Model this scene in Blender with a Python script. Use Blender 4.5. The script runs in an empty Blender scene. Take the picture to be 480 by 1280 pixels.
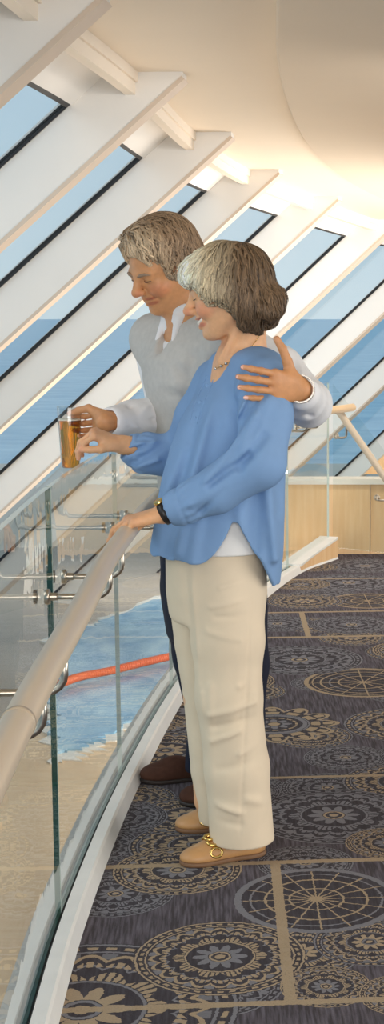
import bpy, bmesh, math, random
import numpy as np
from mathutils import Vector, Matrix
PI = math.pi
random.seed(7)
S = bpy.context.scene
COL = S.collection

# ------------------------------------------------------------------ camera
F_PX, PX0, PITCH = 1850.0, 413.0, math.radians(7.5)
CAM = Vector((0.0, 0.0, 1.435))
cam_d = bpy.data.cameras.new('camera')
cam = bpy.data.objects.new('camera', cam_d); COL.objects.link(cam)
cam.location = CAM
cam.rotation_euler = (PI/2 - PITCH, 0, 0)
cam_d.sensor_width = 36.0
cam_d.lens = 36.0*F_PX/1280.0
cam_d.shift_x = (240.0-PX0)/1280.0
cam_d.clip_end = 60000
S.camera = cam

def ray(px, py):
    a = (px-PX0)/F_PX; b = (640.0-py)/F_PX
    return Vector((a, math.cos(PITCH)+b*math.sin(PITCH), -math.sin(PITCH)+b*math.cos(PITCH)))
def at(px, py, Y):                       # world point that is seen at a pixel, Y metres ahead
    r = ray(px, py); return CAM + r*(Y/r.y)
def atz(px, py, Z):
    r = ray(px, py); return CAM + r*((Z-CAM.z)/r.z)

# ------------------------------------------------------------------ helpers
def mesh_obj(name, verts, faces, mat=None, parent=None, smooth=False):
    me = bpy.data.meshes.new(name)
    me.from_pydata([tuple(v) for v in verts], [], faces)
    me.update()
    o = bpy.data.objects.new(name, me); COL.objects.link(o)
    if mat: me.materials.append(mat)
    if smooth: me.shade_smooth()
    if parent: o.parent = parent
    return o
def empty(name, loc=(0,0,0)):
    o = bpy.data.objects.new(name, None); COL.objects.link(o); o.location = loc
    o.empty_display_size = .1
    return o
def tag(o, label=None, cat=None, group=None, kind=None):
    if label: o['label'] = label
    if cat: o['category'] = cat
    if group: o['group'] = group
    if kind: o['kind'] = kind
    return o
class MB:                                # collects geometry for one mesh
    def __init__(s): s.v = []; s.f = []
    def add(s, v, f):
        n = len(s.v); s.v += [tuple(x) for x in v]; s.f += [tuple(i+n for i in q) for q in f]
    def box(s, lo, hi):
        x0,y0,z0 = lo; x1,y1,z1 = hi
        s.add([(x0,y0,z0),(x1,y0,z0),(x1,y1,z0),(x0,y1,z0),(x0,y0,z1),(x1,y0,z1),(x1,y1,z1),(x0,y1,z1)],
              [(0,3,2,1),(4,5,6,7),(0,1,5,4),(1,2,6,5),(2,3,7,6),(3,0,4,7)])
    def sweep(s, path, prof, closed_prof=True, caps=True, up=Vector((0,0,1)), fr=None):
        # prof: list of (a,b): a along side (right of travel), b along up
        P = [Vector(p) for p in path]; n = len(P); m = len(prof); V = []
        for i,p in enumerate(P):
            if fr: side, u = fr(i)
            else:
                t = (P[min(i+1,n-1)]-P[max(i-1,0)]).normalized()
                side = t.cross(up)
                side = side.normalized() if side.length > 1e-6 else Vector((1,0,0))
                u = side.cross(t).normalized()
            for a,b in prof: V.append(p+side*a+u*b)
        Fc = []
        for i in range(n-1):
            for j in range(m if closed_prof else m-1):
                k = (j+1) % m
                Fc.append((i*m+j, i*m+k, (i+1)*m+k, (i+1)*m+j))
        if caps and closed_prof:
            Fc.append(tuple(reversed(range(m)))); Fc.append(tuple((n-1)*m+j for j in range(m)))
        s.add(V, Fc)
    def tube(s, path, r, seg=16, caps=True):
        rr = r if callable(r) else (lambda i: r)
        P = [Vector(p) for p in path]; n = len(P); V = []; side = None
        for i,p in enumerate(P):
            t = (P[min(i+1,n-1)]-P[max(i-1,0)]).normalized()
            if side is None:
                side = t.cross(Vector((0,0,1)))
                if side.length < 1e-3: side = t.cross(Vector((1,0,0)))
            else: side = side - t*side.dot(t)
            side.normalize(); u = side.cross(t)
            for j in range(seg):
                a = 2*PI*j/seg
                V.append(p+(side*math.cos(a)+u*math.sin(a))*rr(i))
        Fc = [(i*seg+j, i*seg+(j+1)%seg, (i+1)*seg+(j+1)%seg, (i+1)*seg+j) for i in range(n-1) for j in range(seg)]
        if caps: Fc += [tuple(reversed(range(seg))), tuple((n-1)*seg+j for j in range(seg))]
        s.add(V, Fc)
    def lathe(s, c, prof, seg=32, axis=Vector((0,0,1))):
        c = Vector(c); axis = Vector(axis).normalized()
        e1 = axis.orthogonal().normalized(); e2 = axis.cross(e1)
        V = []; m = len(prof)
        for r,h in prof:
            for j in range(seg):
                a = 2*PI*j/seg
                V.append(c+axis*h+(e1*math.cos(a)+e2*math.sin(a))*max(r,1e-5))
        Fc = [(i*seg+j, i*seg+(j+1)%seg, (i+1)*seg+(j+1)%seg, (i+1)*seg+j) for i in range(m-1) for j in range(seg)]
        s.add(V, Fc)
    def build(s, name, mat=None, parent=None, smooth=False, angle=None):
        o = mesh_obj(name, s.v, s.f, mat, parent, smooth)
        bm = bmesh.new(); bm.from_mesh(o.data)
        bmesh.ops.recalc_face_normals(bm, faces=bm.faces); bm.to_mesh(o.data); bm.free()
        if smooth: o.data.shade_smooth()
        if angle is not None:
            o.data.shade_smooth(); o.data.set_sharp_from_angle(angle=math.radians(angle))
        return o
def spline(pts, n):                       # Catmull-Rom through points
    P = [Vector(p) for p in pts]; P = [P[0]*2-P[1]]+P+[P[-1]*2-P[-2]]; out = []
    segs = len(P)-3
    for i in range(n):
        t = i/(n-1)*segs; k = min(int(t), segs-1); u = t-k
        a,b,c,d = P[k:k+4]
        out.append(.5*((2*b)+(c-a)*u+(2*a-5*b+4*c-d)*u*u+(3*b-a-3*c+d)*u**3))
    return out

# ------------------------------------------------------------------ node helpers
class N:                                   # tiny expression builder over Math nodes
    def __init__(s, nt, sock): s.nt = nt; s.s = sock
    def op(s, o, *a):
        n = s.nt.nodes.new('ShaderNodeMath'); n.operation = o
        for i,x in enumerate((s,)+a):
            if isinstance(x, N): s.nt.links.new(x.s, n.inputs[i])
            else: n.inputs[i].default_value = x
        return N(s.nt, n.outputs[0])
    def __add__(s, o): return s.op('ADD', o)
    def __sub__(s, o): return s.op('SUBTRACT', o)
    def __mul__(s, o): return s.op('MULTIPLY', o)
    def __truediv__(s, o): return s.op('DIVIDE', o)
    def sin(s): return s.op('SINE')
    def abs(s): return s.op('ABSOLUTE')
    def frac(s): return s.op('FRACT')
    def gt(s, o): return s.op('GREATER_THAN', o)
    def lt(s, o): return s.op('LESS_THAN', o)
    def mx(s, o): return s.op('MAXIMUM', o)
    def mn(s, o): return s.op('MINIMUM', o)
    def band(s, c, w): return (s-c).abs().lt(w)

def lin(c):                                 # sRGB 0-255 -> linear rgba
    o = []
    for x in c:
        x /= 255.0; o.append(x/12.92 if x <= .04045 else ((x+.055)/1.055)**2.4)
    return tuple(o)+(1.0,)
def new_mat(name):
    m = bpy.data.materials.new(name); m.use_nodes = True
    nt = m.node_tree; b = nt.nodes['Principled BSDF']
    return m, nt, b
def simple(name, rgb, rough=.5, metal=0.0, noise=0.0, nscale=20, bump=0.0, bscale=200, spec=.5, sss=0.0, stretch=None):
    m, nt, b = new_mat(name)
    b.inputs['Base Color'].default_value = lin(rgb)
    b.inputs['Roughness'].default_value = rough; b.inputs['Metallic'].default_value = metal
    b.inputs['Specular IOR Level'].default_value = spec
    if sss:
        b.inputs['Subsurface Weight'].default_value = sss
        b.inputs['Subsurface Radius'].default_value = (.012,.005,.003); b.inputs['Subsurface Scale'].default_value = 1.0
    tc = nt.nodes.new('ShaderNodeTexCoord'); vec = tc.outputs['Object']
    if stretch:
        mp = nt.nodes.new('ShaderNodeMapping'); mp.inputs['Scale'].default_value = stretch
        nt.links.new(vec, mp.inputs['Vector']); vec = mp.outputs[0]
    if noise:
        n = nt.nodes.new('ShaderNodeTexNoise'); n.inputs['Scale'].default_value = nscale; n.inputs['Detail'].default_value = 5
        nt.links.new(vec, n.inputs['Vector'])
        r = nt.nodes.new('ShaderNodeMapRange'); nt.links.new(n.outputs[0], r.inputs[0])
        r.inputs[1].default_value=.3; r.inputs[2].default_value=.7; r.inputs[3].default_value = 1-noise; r.inputs[4].default_value = 1+noise
        mx = nt.nodes.new('ShaderNodeVectorMath'); mx.operation = 'SCALE'
        mx.inputs[0].default_value = lin(rgb)[:3]; nt.links.new(r.outputs[0], mx.inputs['Scale'])
        nt.links.new(mx.outputs[0], b.inputs['Base Color'])
    if bump:
        n = nt.nodes.new('ShaderNodeTexNoise'); n.inputs['Scale'].default_value = bscale; n.inputs['Detail'].default_value = 3
        nt.links.new(vec, n.inputs['Vector'])
        bp = nt.nodes.new('ShaderNodeBump'); bp.inputs['Strength'].default_value = bump; bp.inputs['Distance'].default_value = .002
        nt.links.new(n.outputs[0], bp.inputs['Height']); nt.links.new(bp.outputs[0], b.inputs['Normal'])
    return m

M = {}
M['rib'] = simple('white_panel', (229,224,217), .45, noise=.015, nscale=3)
M['rib_edge'] = simple('beige_edge', (208,189,170), .5)
M['ceiling'] = simple('ceiling_paint', (228,213,193), .8, noise=.01, nscale=2)
M['soffit'] = simple('soffit_paint', (220,203,181), .8, noise=.01, nscale=2)
M['beam'] = simple('beam_paint', (232,218,200), .7)
M['gasket'] = simple('dark_gasket', (32,30,30), .5)
M['lightframe'] = simple('frame_grey', (200,192,182), .5)
M['kerb'] = simple('white_kerb', (232,230,226), .35, noise=.03, nscale=15)
M['slot'] = simple('dark_slot', (38,38,36), .6)
M['steel'] = simple('brushed_steel', (188,176,160), .28, metal=1.0)
M['cream_cap'] = simple('cream_cap', (238,230,218), .4)
M['rail'] = simple('beige_rail', (205,187,164), .32, noise=.02, nscale=8, spec=.6)
M['rail_ring'] = simple('rail_joint', (178,160,138), .4)
M['glass_edge'] = simple('glass_edge', (38,84,70), .15)
M['wood_rail'] = simple('wood_handrail', (222,190,150), .35, noise=.05, nscale=6)

def wood(name, c1, c2, sc=(1,1,.08)):
    m, nt, b = new_mat(name)
    tc = nt.nodes.new('ShaderNodeTexCoord'); mp = nt.nodes.new('ShaderNodeMapping'); mp.inputs['Scale'].default_value = sc
    n = nt.nodes.new('ShaderNodeTexNoise'); n.inputs['Scale'].default_value = 30; n.inputs['Detail'].default_value = 6
    r = nt.nodes.new('ShaderNodeValToRGB')
    r.color_ramp.elements[0].position=.35; r.color_ramp.elements[1].position=.7
    r.color_ramp.elements[0].color = lin(c1); r.color_ramp.elements[1].color = lin(c2)
    nt.links.new(tc.outputs['Object'], mp.inputs[0]); nt.links.new(mp.outputs[0], n.inputs['Vector'])
    nt.links.new(n.outputs[0], r.inputs[0]); nt.links.new(r.outputs[0], b.inputs['Base Color'])
    b.inputs['Roughness'].default_value = .4
    return m
M['wood'] = wood('pale_maple', (232,188,138), (240,203,156))
M['deck'] = wood('tan_deck', (226,192,152), (236,206,168), (.1,1,1))

def glass_mat(name, tint, wave, wscale, strength=1.0):
    m, nt, b = new_mat(name); nt.nodes.remove(b)
    out = nt.nodes['Material Output']
    tr = nt.nodes.new('ShaderNodeBsdfTransparent'); tr.inputs[0].default_value = tint
    gl = nt.nodes.new('ShaderNodeBsdfGlossy'); gl.inputs['Roughness'].default_value = 0.0
    lw = nt.nodes.new('ShaderNodeLayerWeight'); lw.inputs[0].default_value = .5
    ge = nt.nodes.new('ShaderNodeNewGeometry')
    f = N(nt, lw.outputs['Facing']).op('POWER', 5.0)*.96+.04
    f = (f*2.0)/(f+1.0)*strength
    f = f*(N(nt, ge.outputs['Backfacing'])*-1.0+1.0)
    mx = nt.nodes.new('ShaderNodeMixShader')
    nt.links.new(f.s, mx.inputs[0]); nt.links.new(tr.outputs[0], mx.inputs[1]); nt.links.new(gl.outputs[0], mx.inputs[2])
    nt.links.new(mx.outputs[0], out.inputs[0])
    if wave:
        tc = nt.nodes.new('ShaderNodeTexCoord'); n = nt.nodes.new('ShaderNodeTexNoise')
        n.inputs['Scale'].default_value = wscale; n.inputs['Detail'].default_value = 1.5
        nt.links.new(tc.outputs['Object'], n.inputs['Vector'])
        bp = nt.nodes.new('ShaderNodeBump'); bp.inputs['Strength'].default_value = 1.0; bp.inputs['Distance'].default_value = wave
        nt.links.new(n.outputs[0], bp.inputs['Height']); nt.links.new(bp.outputs[0], gl.inputs['Normal'])
    return m
M['glass'] = glass_mat('balustrade_glass', (.955,.975,.968,1), .0008, 8, .8)
M['window_glass'] = glass_mat('window_glass', (.96,.975,.98,1), 0, 1, .5)

# ------------------------------------------------------------------ world: pale sea sky
w = bpy.data.worlds.new('sky'); S.world = w; w.use_nodes = True
nt = w.node_tree; bg = nt.nodes['Background']
tc = nt.nodes.new('ShaderNodeTexCoord'); sx = nt.nodes.new('ShaderNodeSeparateXYZ'); nt.links.new(tc.outputs['Generated'], sx.inputs[0])
cr = nt.nodes.new('ShaderNodeValToRGB'); nt.links.new(sx.outputs['Z'], cr.inputs[0])
e = cr.color_ramp.elements
e[0].position = 0.0; e[0].color = lin((205,226,236)); e[1].position = .30; e[1].color = lin((142,184,212))
e2_ = e.new(.08); e2_.color = lin((186,214,230))
nt.links.new(cr.outputs[0], bg.inputs[0]); bg.inputs[1].default_value = 1.0

# sea
m, nt, b = new_mat('sea_water')
tc = nt.nodes.new('ShaderNodeTexCoord'); mp = nt.nodes.new('ShaderNodeMapping'); mp.inputs['Scale'].default_value = (.35,.8,1)
n = nt.nodes.new('ShaderNodeTexNoise'); n.inputs['Scale'].default_value = .22; n.inputs['Detail'].default_value = 8; n.inputs['Roughness'].default_value=.6
nt.links.new(tc.outputs['Object'], mp.inputs[0]); nt.links.new(mp.outputs[0], n.inputs['Vector'])
r = nt.nodes.new('ShaderNodeValToRGB'); nt.links.new(n.outputs[0], r.inputs[0])
r.color_ramp.elements[0].position=.32; r.color_ramp.elements[0].color = lin((144,184,206))
r.color_ramp.elements[1].position=.68; r.color_ramp.elements[1].color = lin((188,214,226))
nt.links.new(r.outputs[0], b.inputs['Base Color']); b.inputs['Roughness'].default_value=.5; b.inputs['Specular IOR Level'].default_value=.15
M['sea'] = m
mb = MB(); mb.add([(-15000,-15000,-19),(15000,-15000,-19),(15000,15000,-19),(-15000,15000,-19)], [(0,1,2,3)])
tag(mb.build('sea', m), 'pale blue rippled sea outside the slanted windows', 'sea', kind='stuff')

# ------------------------------------------------------------------ sloped window wall
TIP = {-4:(-.60,-2.7,2.74), -3:(-.78,-.4,2.74), -2:(-.92,1.9,2.75), -1:(-.99,4.12,2.75)}
_px = [(133,0),(231,99),(291,172),(351,217),(425,250),(500,278),(580,300),(661,315),(742,327),(822,337)]
for k,(a,b_) in enumerate(_px):
    p = at(a, b_, 6.36+2.28*k); TIP[k] = (p.x, p.y, p.z)
KS = sorted(TIP)
_tp = [Vector(TIP[k]) for k in KS]
def tip(k):                                # continuous position along the rib tips
    t = k-KS[0]; i = max(0, min(int(math.floor(t)), len(_tp)-2)); u = t-i
    P = lambda j: _tp[j] if 0 <= j < len(_tp) else (_tp[0]*2-_tp[1] if j < 0 else _tp[-1]*2-_tp[-2])
    a,b_,c,d = P(i-1),P(i),P(i+1),P(i+2)
    return .5*((2*b_)+(c-a)*u+(2*a-5*b_+4*c-d)*u*u+(3*b_-a-3*c+d)*u**3)
def frame(k):                              # tangent (forward), outward horizontal
    t = tip(k+.15)-tip(k-.15); t.z = 0; t.normalize()
    return t, Vector((-t.y, t.x, 0))
TH = math.radians(40.6)
def wp(k, s, d):                           # s metres down the slope from the tip, d metres outward from the inner edge
    t, o = frame(k)
    down = o*math.cos(TH)-Vector((0,0,math.sin(TH))); nrm = o*math.sin(TH)+Vector((0,0,math.cos(TH)))
    return tip(k)+down*s+nrm*d
LEN, DEP, RT = 10.5, .31, .15
ti = 0
for k in KS:
    t, o = frame(k); h = t*(RT/2)
    # side profile: inner edge, end under the ceiling
    zc = tip(k).z
    p0 = wp(k,0,0); p1 = wp(k,LEN,0); p2 = wp(k,LEN,DEP+.02); p3 = wp(k,0.0,DEP+.02)
    up = Vector((0,0,.035))
    # cut the top flat at the ceiling
    back = tip(k)+o*((DEP+.02)/math.sin(TH))
    prof = [p0, p1, p2, back+up, p0+up]
    # bevelled inner edge as own child, face panel as parent
    V = [p-h for p in prof]+[p+h for p in prof]; n_ = len(prof)
    Fc = [tuple(range(n_)), tuple(reversed(range(n_,2*n_)))]+[(i, i+n_, (i+1)%n_+n_, (i+1)%n_) for i in range(n_)]
    mb = MB(); mb.add(V, Fc); ti += 1
    rb = mb.build('trim_%d'%ti, M['rib']); rb['kind'] = 'structure'
    mb = MB(); h2 = t*(RT/2+.004); q0 = wp(k,-.0,-.014); q1 = wp(k,LEN,-.014); q2 = wp(k,LEN,.010); q3 = wp(k,0,.010)
    V = [q-h2 for q in (q0,q1,q2,q3)]+[q+h2 for q in (q0,q1,q2,q3)]
    mb.add(V, [(0,1,2,3),(7,6,5,4),(0,4,5,1),(1,5,6,2),(2,6,7,3),(3,7,4,0)])
    mb.build('edge_strip', M['rib_edge'], rb)
# bays
def bayquad(mb, k0, k1, s0, s1, d0, d1, n=8):
    for i in range(n):
        a = k0+(k1-k0)*i/n; b_ = k0+(k1-k0)*(i+1)/n
        V = [wp(a,s0,d0),wp(a,s1,d0),wp(b_,s1,d0),wp(b_,s0,d0),wp(a,s0,d1),wp(a,s1,d1),wp(b_,s1,d1),wp(b_,s0,d1)]
        F_ = [(0,1,2,3),(7,6,5,4),(3,7,4,0),(1,5,6,2)]
        if i == 0: F_.append((0,4,5,1))
        if i == n-1: F_.append((3,2,6,7))
        mb.add(V, F_)
WTOP = .58
wi = 0
for k in KS[:-1]:
    L = (tip(k+1)-tip(k)).length; e = RT/2/L
    wi += 1
    a, b_ = k+e, k+1-e
    j = .014/L
    fm = MB()
    bayquad(fm, a, b_, -.42, WTOP, DEP-.01, DEP+.06)
    win = fm.build('window_%d'%wi, M['rib']); win['kind'] = 'structure'
    fm = MB()
    bayquad(fm, b_-j, b_, WTOP-.0, LEN, DEP-.004, DEP+.03, 1)       # far jamb gasket
    bayquad(fm, a, a+j, WTOP-.0, LEN, DEP-.004, DEP+.03, 1)
    bayquad(fm, a, b_, WTOP-.005, WTOP+.03, DEP-.004, DEP+.03, 3)
    fm.build('window_gasket', M['gasket'], win)
    g = MB(); bayquad(g, a+j, b_-j, WTOP+.03, LEN, DEP+.012, DEP+.02, 3)
    g.build('window_pane', M['window_glass'], win)
# longitudinal beam under the ceiling
kk = [KS[0]+i*.1 for i in range(int((KS[-1]-KS[0])*10)+1)]
def beam_pt(k, off, dz): 
    t,o = frame(k); return tip(k)+o*off+Vector((0,0,dz))
mb = MB(); mb.sweep([beam_pt(k,.30,-.035) for k in kk], [(-.03,-.06),(.03,-.06),(.03,.075),(-.03,.075)])
b1 = mb.build('trim_beam', M['beam']); b1['kind']='structure'
mb = MB(); mb.sweep([beam_pt(k,.262,-.016) for k in kk], [(-.01,-.012),(.008,-.012),(.008,.05),(-.01,.05)])
mb.build('beam_moulding', M['beam'], b1)

# ------------------------------------------------------------------ ceiling and lowered round soffit
def tip_at_y(Y):
    lo, hi = KS[0], KS[-1]
    for _ in range(40):
        m_ = (lo+hi)/2
        if tip(m_).y < Y: lo = m_
        else: hi = m_
    return tip((lo+hi)/2)
SOFF = [(347,-60),(345.5,0),(345,60),(350,100),(360,135),(376,170),(400,200),(436,228),(480,250),(530,268)]
spts = []
for a,b_ in SOFF:
    z = 2.69
    for _ in range(30):
        p = atz(a,b_,z-.05); z = tip_at_y(min(p.y,26)).z
    spts.append(Vector((p.x,p.y,z)))
spts = [Vector((spts[0].x+.25,-3.0,2.75)), Vector((spts[0].x+.07,2.2,2.75))]+spts
edge = spline(spts, 90)
mb = MB(); V=[]; F_=[]
rows = [kk[i] for i in range(len(kk))]
cols = [-.62,-.1,0.0,.3,.8,1.6,3,5,8]
for k in rows:
    p = tip(k); t,o = frame(k)
    for c in cols:
        V.append(Vector((p.x,p.y,p.z+.03))-o*c if c <= .8 else Vector((p.x+c, p.y, p.z+.03)))
nc = len(cols)
for i in range(len(rows)-1):
    for j in range(nc-1): F_.append((i*nc+j,i*nc+j+1,(i+1)*nc+j+1,(i+1)*nc+j))
mb.add(V,F_); c_ = mb.build('ceiling', M['ceiling'], smooth=True); c_['kind']='structure'
mb = MB(); V=[]; F_=[]
n_=len(edge)
for p in edge: V += [p+Vector((.004,0,.045)), p+Vector((0,0,-.035)), p+Vector((.012,0,-.05)), Vector((6.5,p.y,p.z-.05)), Vector((6.5,p.y,p.z+.045))]
for i in range(n_-1):
    for j in range(4): F_.append((i*5+j,i*5+j+1,(i+1)*5+j+1,(i+1)*5+j))
mb.add(V,F_); c_ = mb.build('ceiling_soffit', M['soffit'], angle=40); c_['kind']='structure'

# ------------------------------------------------------------------ curved balustrade
CX, CY, RG = 17.54, 3.9, 18.2
def arc(r, y, z):                       # point on the circle of radius r at height z, by Y
    return Vector((CX-math.sqrt(r*r-(y-CY)**2), y, z))
def arcs(r, y0, y1, z, n): return [arc(r, y0+(y1-y0)*i/(n-1), z) for i in range(n)]
GT = 1.05
EX = {}
# ------------------------------------------------------------------ balustrade curve (plan), densely sampled
_gp = [(-.05,-2.6),(-.34,-.6),(-.535,1.54),(-.606,2.65),(-.648,3.4),(-.655,4.4),(-.605,5.65),(-.47,7.0),(-.245,8.2),(-.01,8.78)]
NG = 4000
GC = spline([Vector((x,y,0)) for x,y in _gp], NG)
GS = [0.0]
for i in range(1,NG): GS.append(GS[-1]+(GC[i]-GC[i-1]).length)
def gidx(Y): return min(range(NG), key=lambda i: abs(GC[i].y-Y))
def gpt(i, off, z):                       # off > 0: towards the walkway
    t = GC[min(i+1,NG-1)]-GC[max(i-1,0)]; t.normalize()
    return Vector((GC[i].x+t.y*off, GC[i].y-t.x*off, z))
def gtan(i):
    t = GC[min(i+1,NG-1)]-GC[max(i-1,0)]; return t.normalized()

KW, KH = .052, .042                       # kerb
bal = tag(empty('glass_balustrade', gpt(gidx(4.4),0,0)),
          'curved clear glass balustrade with a round beige handrail beside the couple', 'balustrade')
bal.location = (0,0,0)
joints = [-2.5,-.6,.6,1.75,2.3,3.36,4.45,5.55,6.7,7.5,8.2,8.77]
joints = [-2.5,-1.2,0.0,1.15,2.25,3.36,4.45,5.55,6.75,8.2,8.77]
M['glass_top'] = simple('glass_top_edge', (196,206,196), .15, spec=.8)
def slab(path_i, z0, z1, th, parent):
    V = []; n = len(path_i)
    for i in path_i:
        V += [gpt(i,-th/2,z0), gpt(i,th/2,z0), gpt(i,th/2,z1), gpt(i,-th/2,z1)]
    F_=[]; mi=[]
    for i in range(n-1):
        a=i*4; b_=a+4
        F_ += [(a+1,b_+1,b_+2,a+2),(a,a+3,b_+3,b_)]; mi += [0,0]
        F_ += [(a+2,b_+2,b_+3,a+3),(a,b_,b_+1,a+1)]; mi += [2,1]
    F_ += [(0,1,2,3),((n-1)*4+3,(n-1)*4+2,(n-1)*4+1,(n-1)*4)]; mi += [1,1]
    o = mesh_obj('glass_panel', V, F_, M['glass'], parent)
    o.data.materials.append(M['glass_edge']); o.data.materials.append(M['glass_top'])
    for p,k in zip(o.data.polygons, mi): p.material_index = k
    return o
for a,b_ in zip(joints[:-1], joints[1:]):
    i0, i1 = gidx(a)+(5 if a in (3.36,8.2) else 1), gidx(b_)
    gp_ = slab(list(range(i0,i1,20))+[i1], .03, GT, .013, bal)
    if a != 2.25: gp_.data.materials[1] = M['glass_top']
# kerb shoe in two halves with the dark slot the glass stands in
full = list(range(0,NG,30))+[NG-1]
def gfr(i0): 
    def f(i):
        t = gtan(full[i]); return Vector((t.y,-t.x,0)), Vector((0,0,1))
    return f
mb = MB()
for lo,hi in ((.016,KW),(-KW,-.016)):
    prof = [(lo,-.02),(hi,-.02),(hi+(.012 if hi>0 else 0),0),(hi,KH-.006),(hi-.006,KH),(lo,KH)] if hi>0 else [(lo,-.3),(hi,-.3),(hi,KH),(lo,KH)]
    mb.sweep([gpt(i,0,0) for i in full], prof, fr=gfr(0))
mb.build('kerb', M['kerb'], bal)
mb = MB(); mb.sweep([gpt(i,0,0) for i in full], [(-.017,-.02),(.017,-.02),(.017,KH-.015),(-.017,KH-.015)], fr=gfr(0))
mb.build('glazing_channel', M['slot'], bal)
ks = [i for i in range(gidx(8.28),NG-1,12)]+[NG-1]
def ramp(name, z0, z1, off0, off1, mat):               # the plinth rises towards the end of the walkway
    V=[]
    for j,i in enumerate(ks):
        h = .035+.085*j/(len(ks)-1)
        for a in (off0,off1):
            V += [gpt(i,a,z0(h)), gpt(i,a,z1(h))]
    F_=[]
    for j in range(len(ks)-1):
        a=4*j; b_=a+4; F_ += [(a,b_,b_+1,a+1),(a+2,a+3,b_+3,b_+2),(a+1,b_+1,b_+3,a+3),(a,a+2,b_+2,b_)]
    n_=4*(len(ks)-1); F_ += [(0,1,3,2),(n_,n_+2,n_+3,n_+1)]
    m_=MB(); m_.add(V,F_); return m_.build(name,mat,bal)
ramp('kerb_end', lambda h:0, lambda h:h, -KW-.004, KW+.008, M['wood'])
ramp('kerb_end_cap', lambda h:h, lambda h:h+.012, -KW-.006, KW+.010, M['kerb'])
# handrail
RZ, RO, RR = .908, .152, .0225
def rail_path(i0,i1,st=20): return [gpt(i,RO,RZ) for i in list(range(i0,i1,st))+[i1]]
ia, ib = gidx(-2.4), gidx(8.72)
mb = MB(); mb.tube(rail_path(ia, gidx(6.9)), RR, 24); hr = mb.build('handrail', M['rail'], bal, smooth=True)
mb = MB(); mb.tube(rail_path(gidx(6.9), NG-1), RR, 24); hr2 = mb.build('handrail', M['wood_rail'], bal, smooth=True); hr2['label']='pale wooden far end of the handrail'
for yj in (1.87, 6.9):
    i = gidx(yj); t = gtan(i); mb = MB()
    c = gpt(i,RO,RZ); mb.lathe(c-t*.006, [(.021,-.001),(RR+.0012,0),(RR+.0012,.012),(.021,.013)], 28, t)
    mb.build('rail_joint', M['rail_ring'], hr, smooth=True)
def bracket(i, parent, z=RZ):
    t = gtan(i); inn = Vector((t.y,-t.x,0)); g = gpt(i,.0095,z-.088); e_ = gpt(i,RO,z)
    mb = MB()
    p0 = g; p1 = g+inn*(RO-.0095-.03); p2 = p1+inn*.03+Vector((0,0,.03)); p3 = p2+Vector((0,0,.045))
    path = [p0, p0+inn*.04, p1]+[p1+inn*.03*math.sin(a)+Vector((0,0,.03*(1-math.cos(a)))) for a in (.4,.8,1.2)]+[p2, p3]
    mb.tube(path, .0065, 12)
    br = mb.build('rail_bracket', M['steel'], parent, smooth=True)
    mb = MB(); mb.lathe(g, [(0,-.001),(.016,-.001),(.0175,.002),(.0175,.008),(.015,.010),(.009,.011),(.0085,.026),(0,.026)], 24, inn)
    mb.lathe(gpt(i,-.0095,z-.088), [(0,0),(.016,0),(.016,.006),(0,.007)], 24, -inn)
    mb.build('glass_clamp', M['steel'], br, angle=35)
for yj in (1.15,2.25,3.36,4.45,5.55,6.75,8.2):
    for d in (-.13,.13):
        bracket(gidx(yj+d), bal)

# raking balustrade of the short stair at the far end
sb = tag(empty('stair_balustrade'), 'glass balustrade with a sloping beige rail going down at the far right', 'balustrade')
YS = 8.78
g0 = at(413.5,480,YS); g1 = at(500,592,YS); g2 = Vector((g1.x,YS,.02)); g3 = Vector((g0.x,YS,.06))
V = []
for dy in (0,.016):
    for p in (g0,g1,g2,g3): V.append(p+Vector((.012,dy+.012,0)))
o = mesh_obj('glass_panel', V, [(0,1,2,3),(7,6,5,4),(0,4,5,1),(1,5,6,2),(2,6,7,3),(3,7,4,0)], M['glass'], sb)
o.data.materials.append(M['glass_top'])
for i in (2,3,5): o.data.polygons[i].material_index = 1
r0 = gpt(NG-2,RO,RZ); 
re = at(540,683,YS-.12)
mid = at(425,516,YS-.12)
mb = MB(); mb.tube([mid+Vector((-.012,.0,.012)), mid+(re-mid)*.02, mid+(re-mid)*.5, re], RR*.92, 20); rr_ = mb.build('handrail', M['rail'], sb, smooth=True)
for fpx,fpy in ((420,545),(471,622)):
    g = at(fpx,fpy,YS+.006); mb = MB(); inn = Vector((0,-1,0))
    u_ = min(1,max(0,((g.x-mid.x)+.06)/(re.x-mid.x))); tgt = mid+(re-mid)*u_
    q = g+inn*.115
    q2 = Vector((tgt.x,q.y,g.z)); path = [g, g+inn*.06, q, q+(q2-q)*.8, q2+Vector((0,0,.02)), Vector((tgt.x,tgt.y,tgt.z-.01))]
    mb.tube(spline(path,24), .0065, 12); br = mb.build('rail_bracket', M['steel'], sb, smooth=True)
    mb = MB(); mb.lathe(g, [(0,-.002),(.018,-.002),(.018,.008),(.015,.010),(.009,.011),(.0085,.026),(0,.026)], 24, inn)
    mb.build('glass_clamp', M['steel'], br, angle=35)

# low maple parapet behind the end of the walkway, with its pale cap
PY = 8.93
mb = MB(); mb.box((-.75,PY,-.3),(.24,PY+.1,.43)); mb.box((.245,PY+.012,-.3),(2.6,PY+.11,.43))
pw = mb.build('wall_far_parapet', M['wood']); pw['kind']='structure'
mb = MB(); mb.box((-.76,PY-.02,.43),(2.6,PY+.14,.462)); mb.build('parapet_cap', M['cream_cap'], pw)
V=[(.22,9.6,.42),(2.6,9.6,.42),(2.6,9.6,1.05),(.62,9.6,.80),(.22,9.66,.42),(2.6,9.66,.42),(2.6,9.66,1.05),(.62,9.66,.80)]
o = mesh_obj('stair_cheek', V, [(0,1,2,3),(7,6,5,4),(0,4,5,1),(1,5,6,2),(2,6,7,3),(3,7,4,0)], M['wood'], pw)

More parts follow.
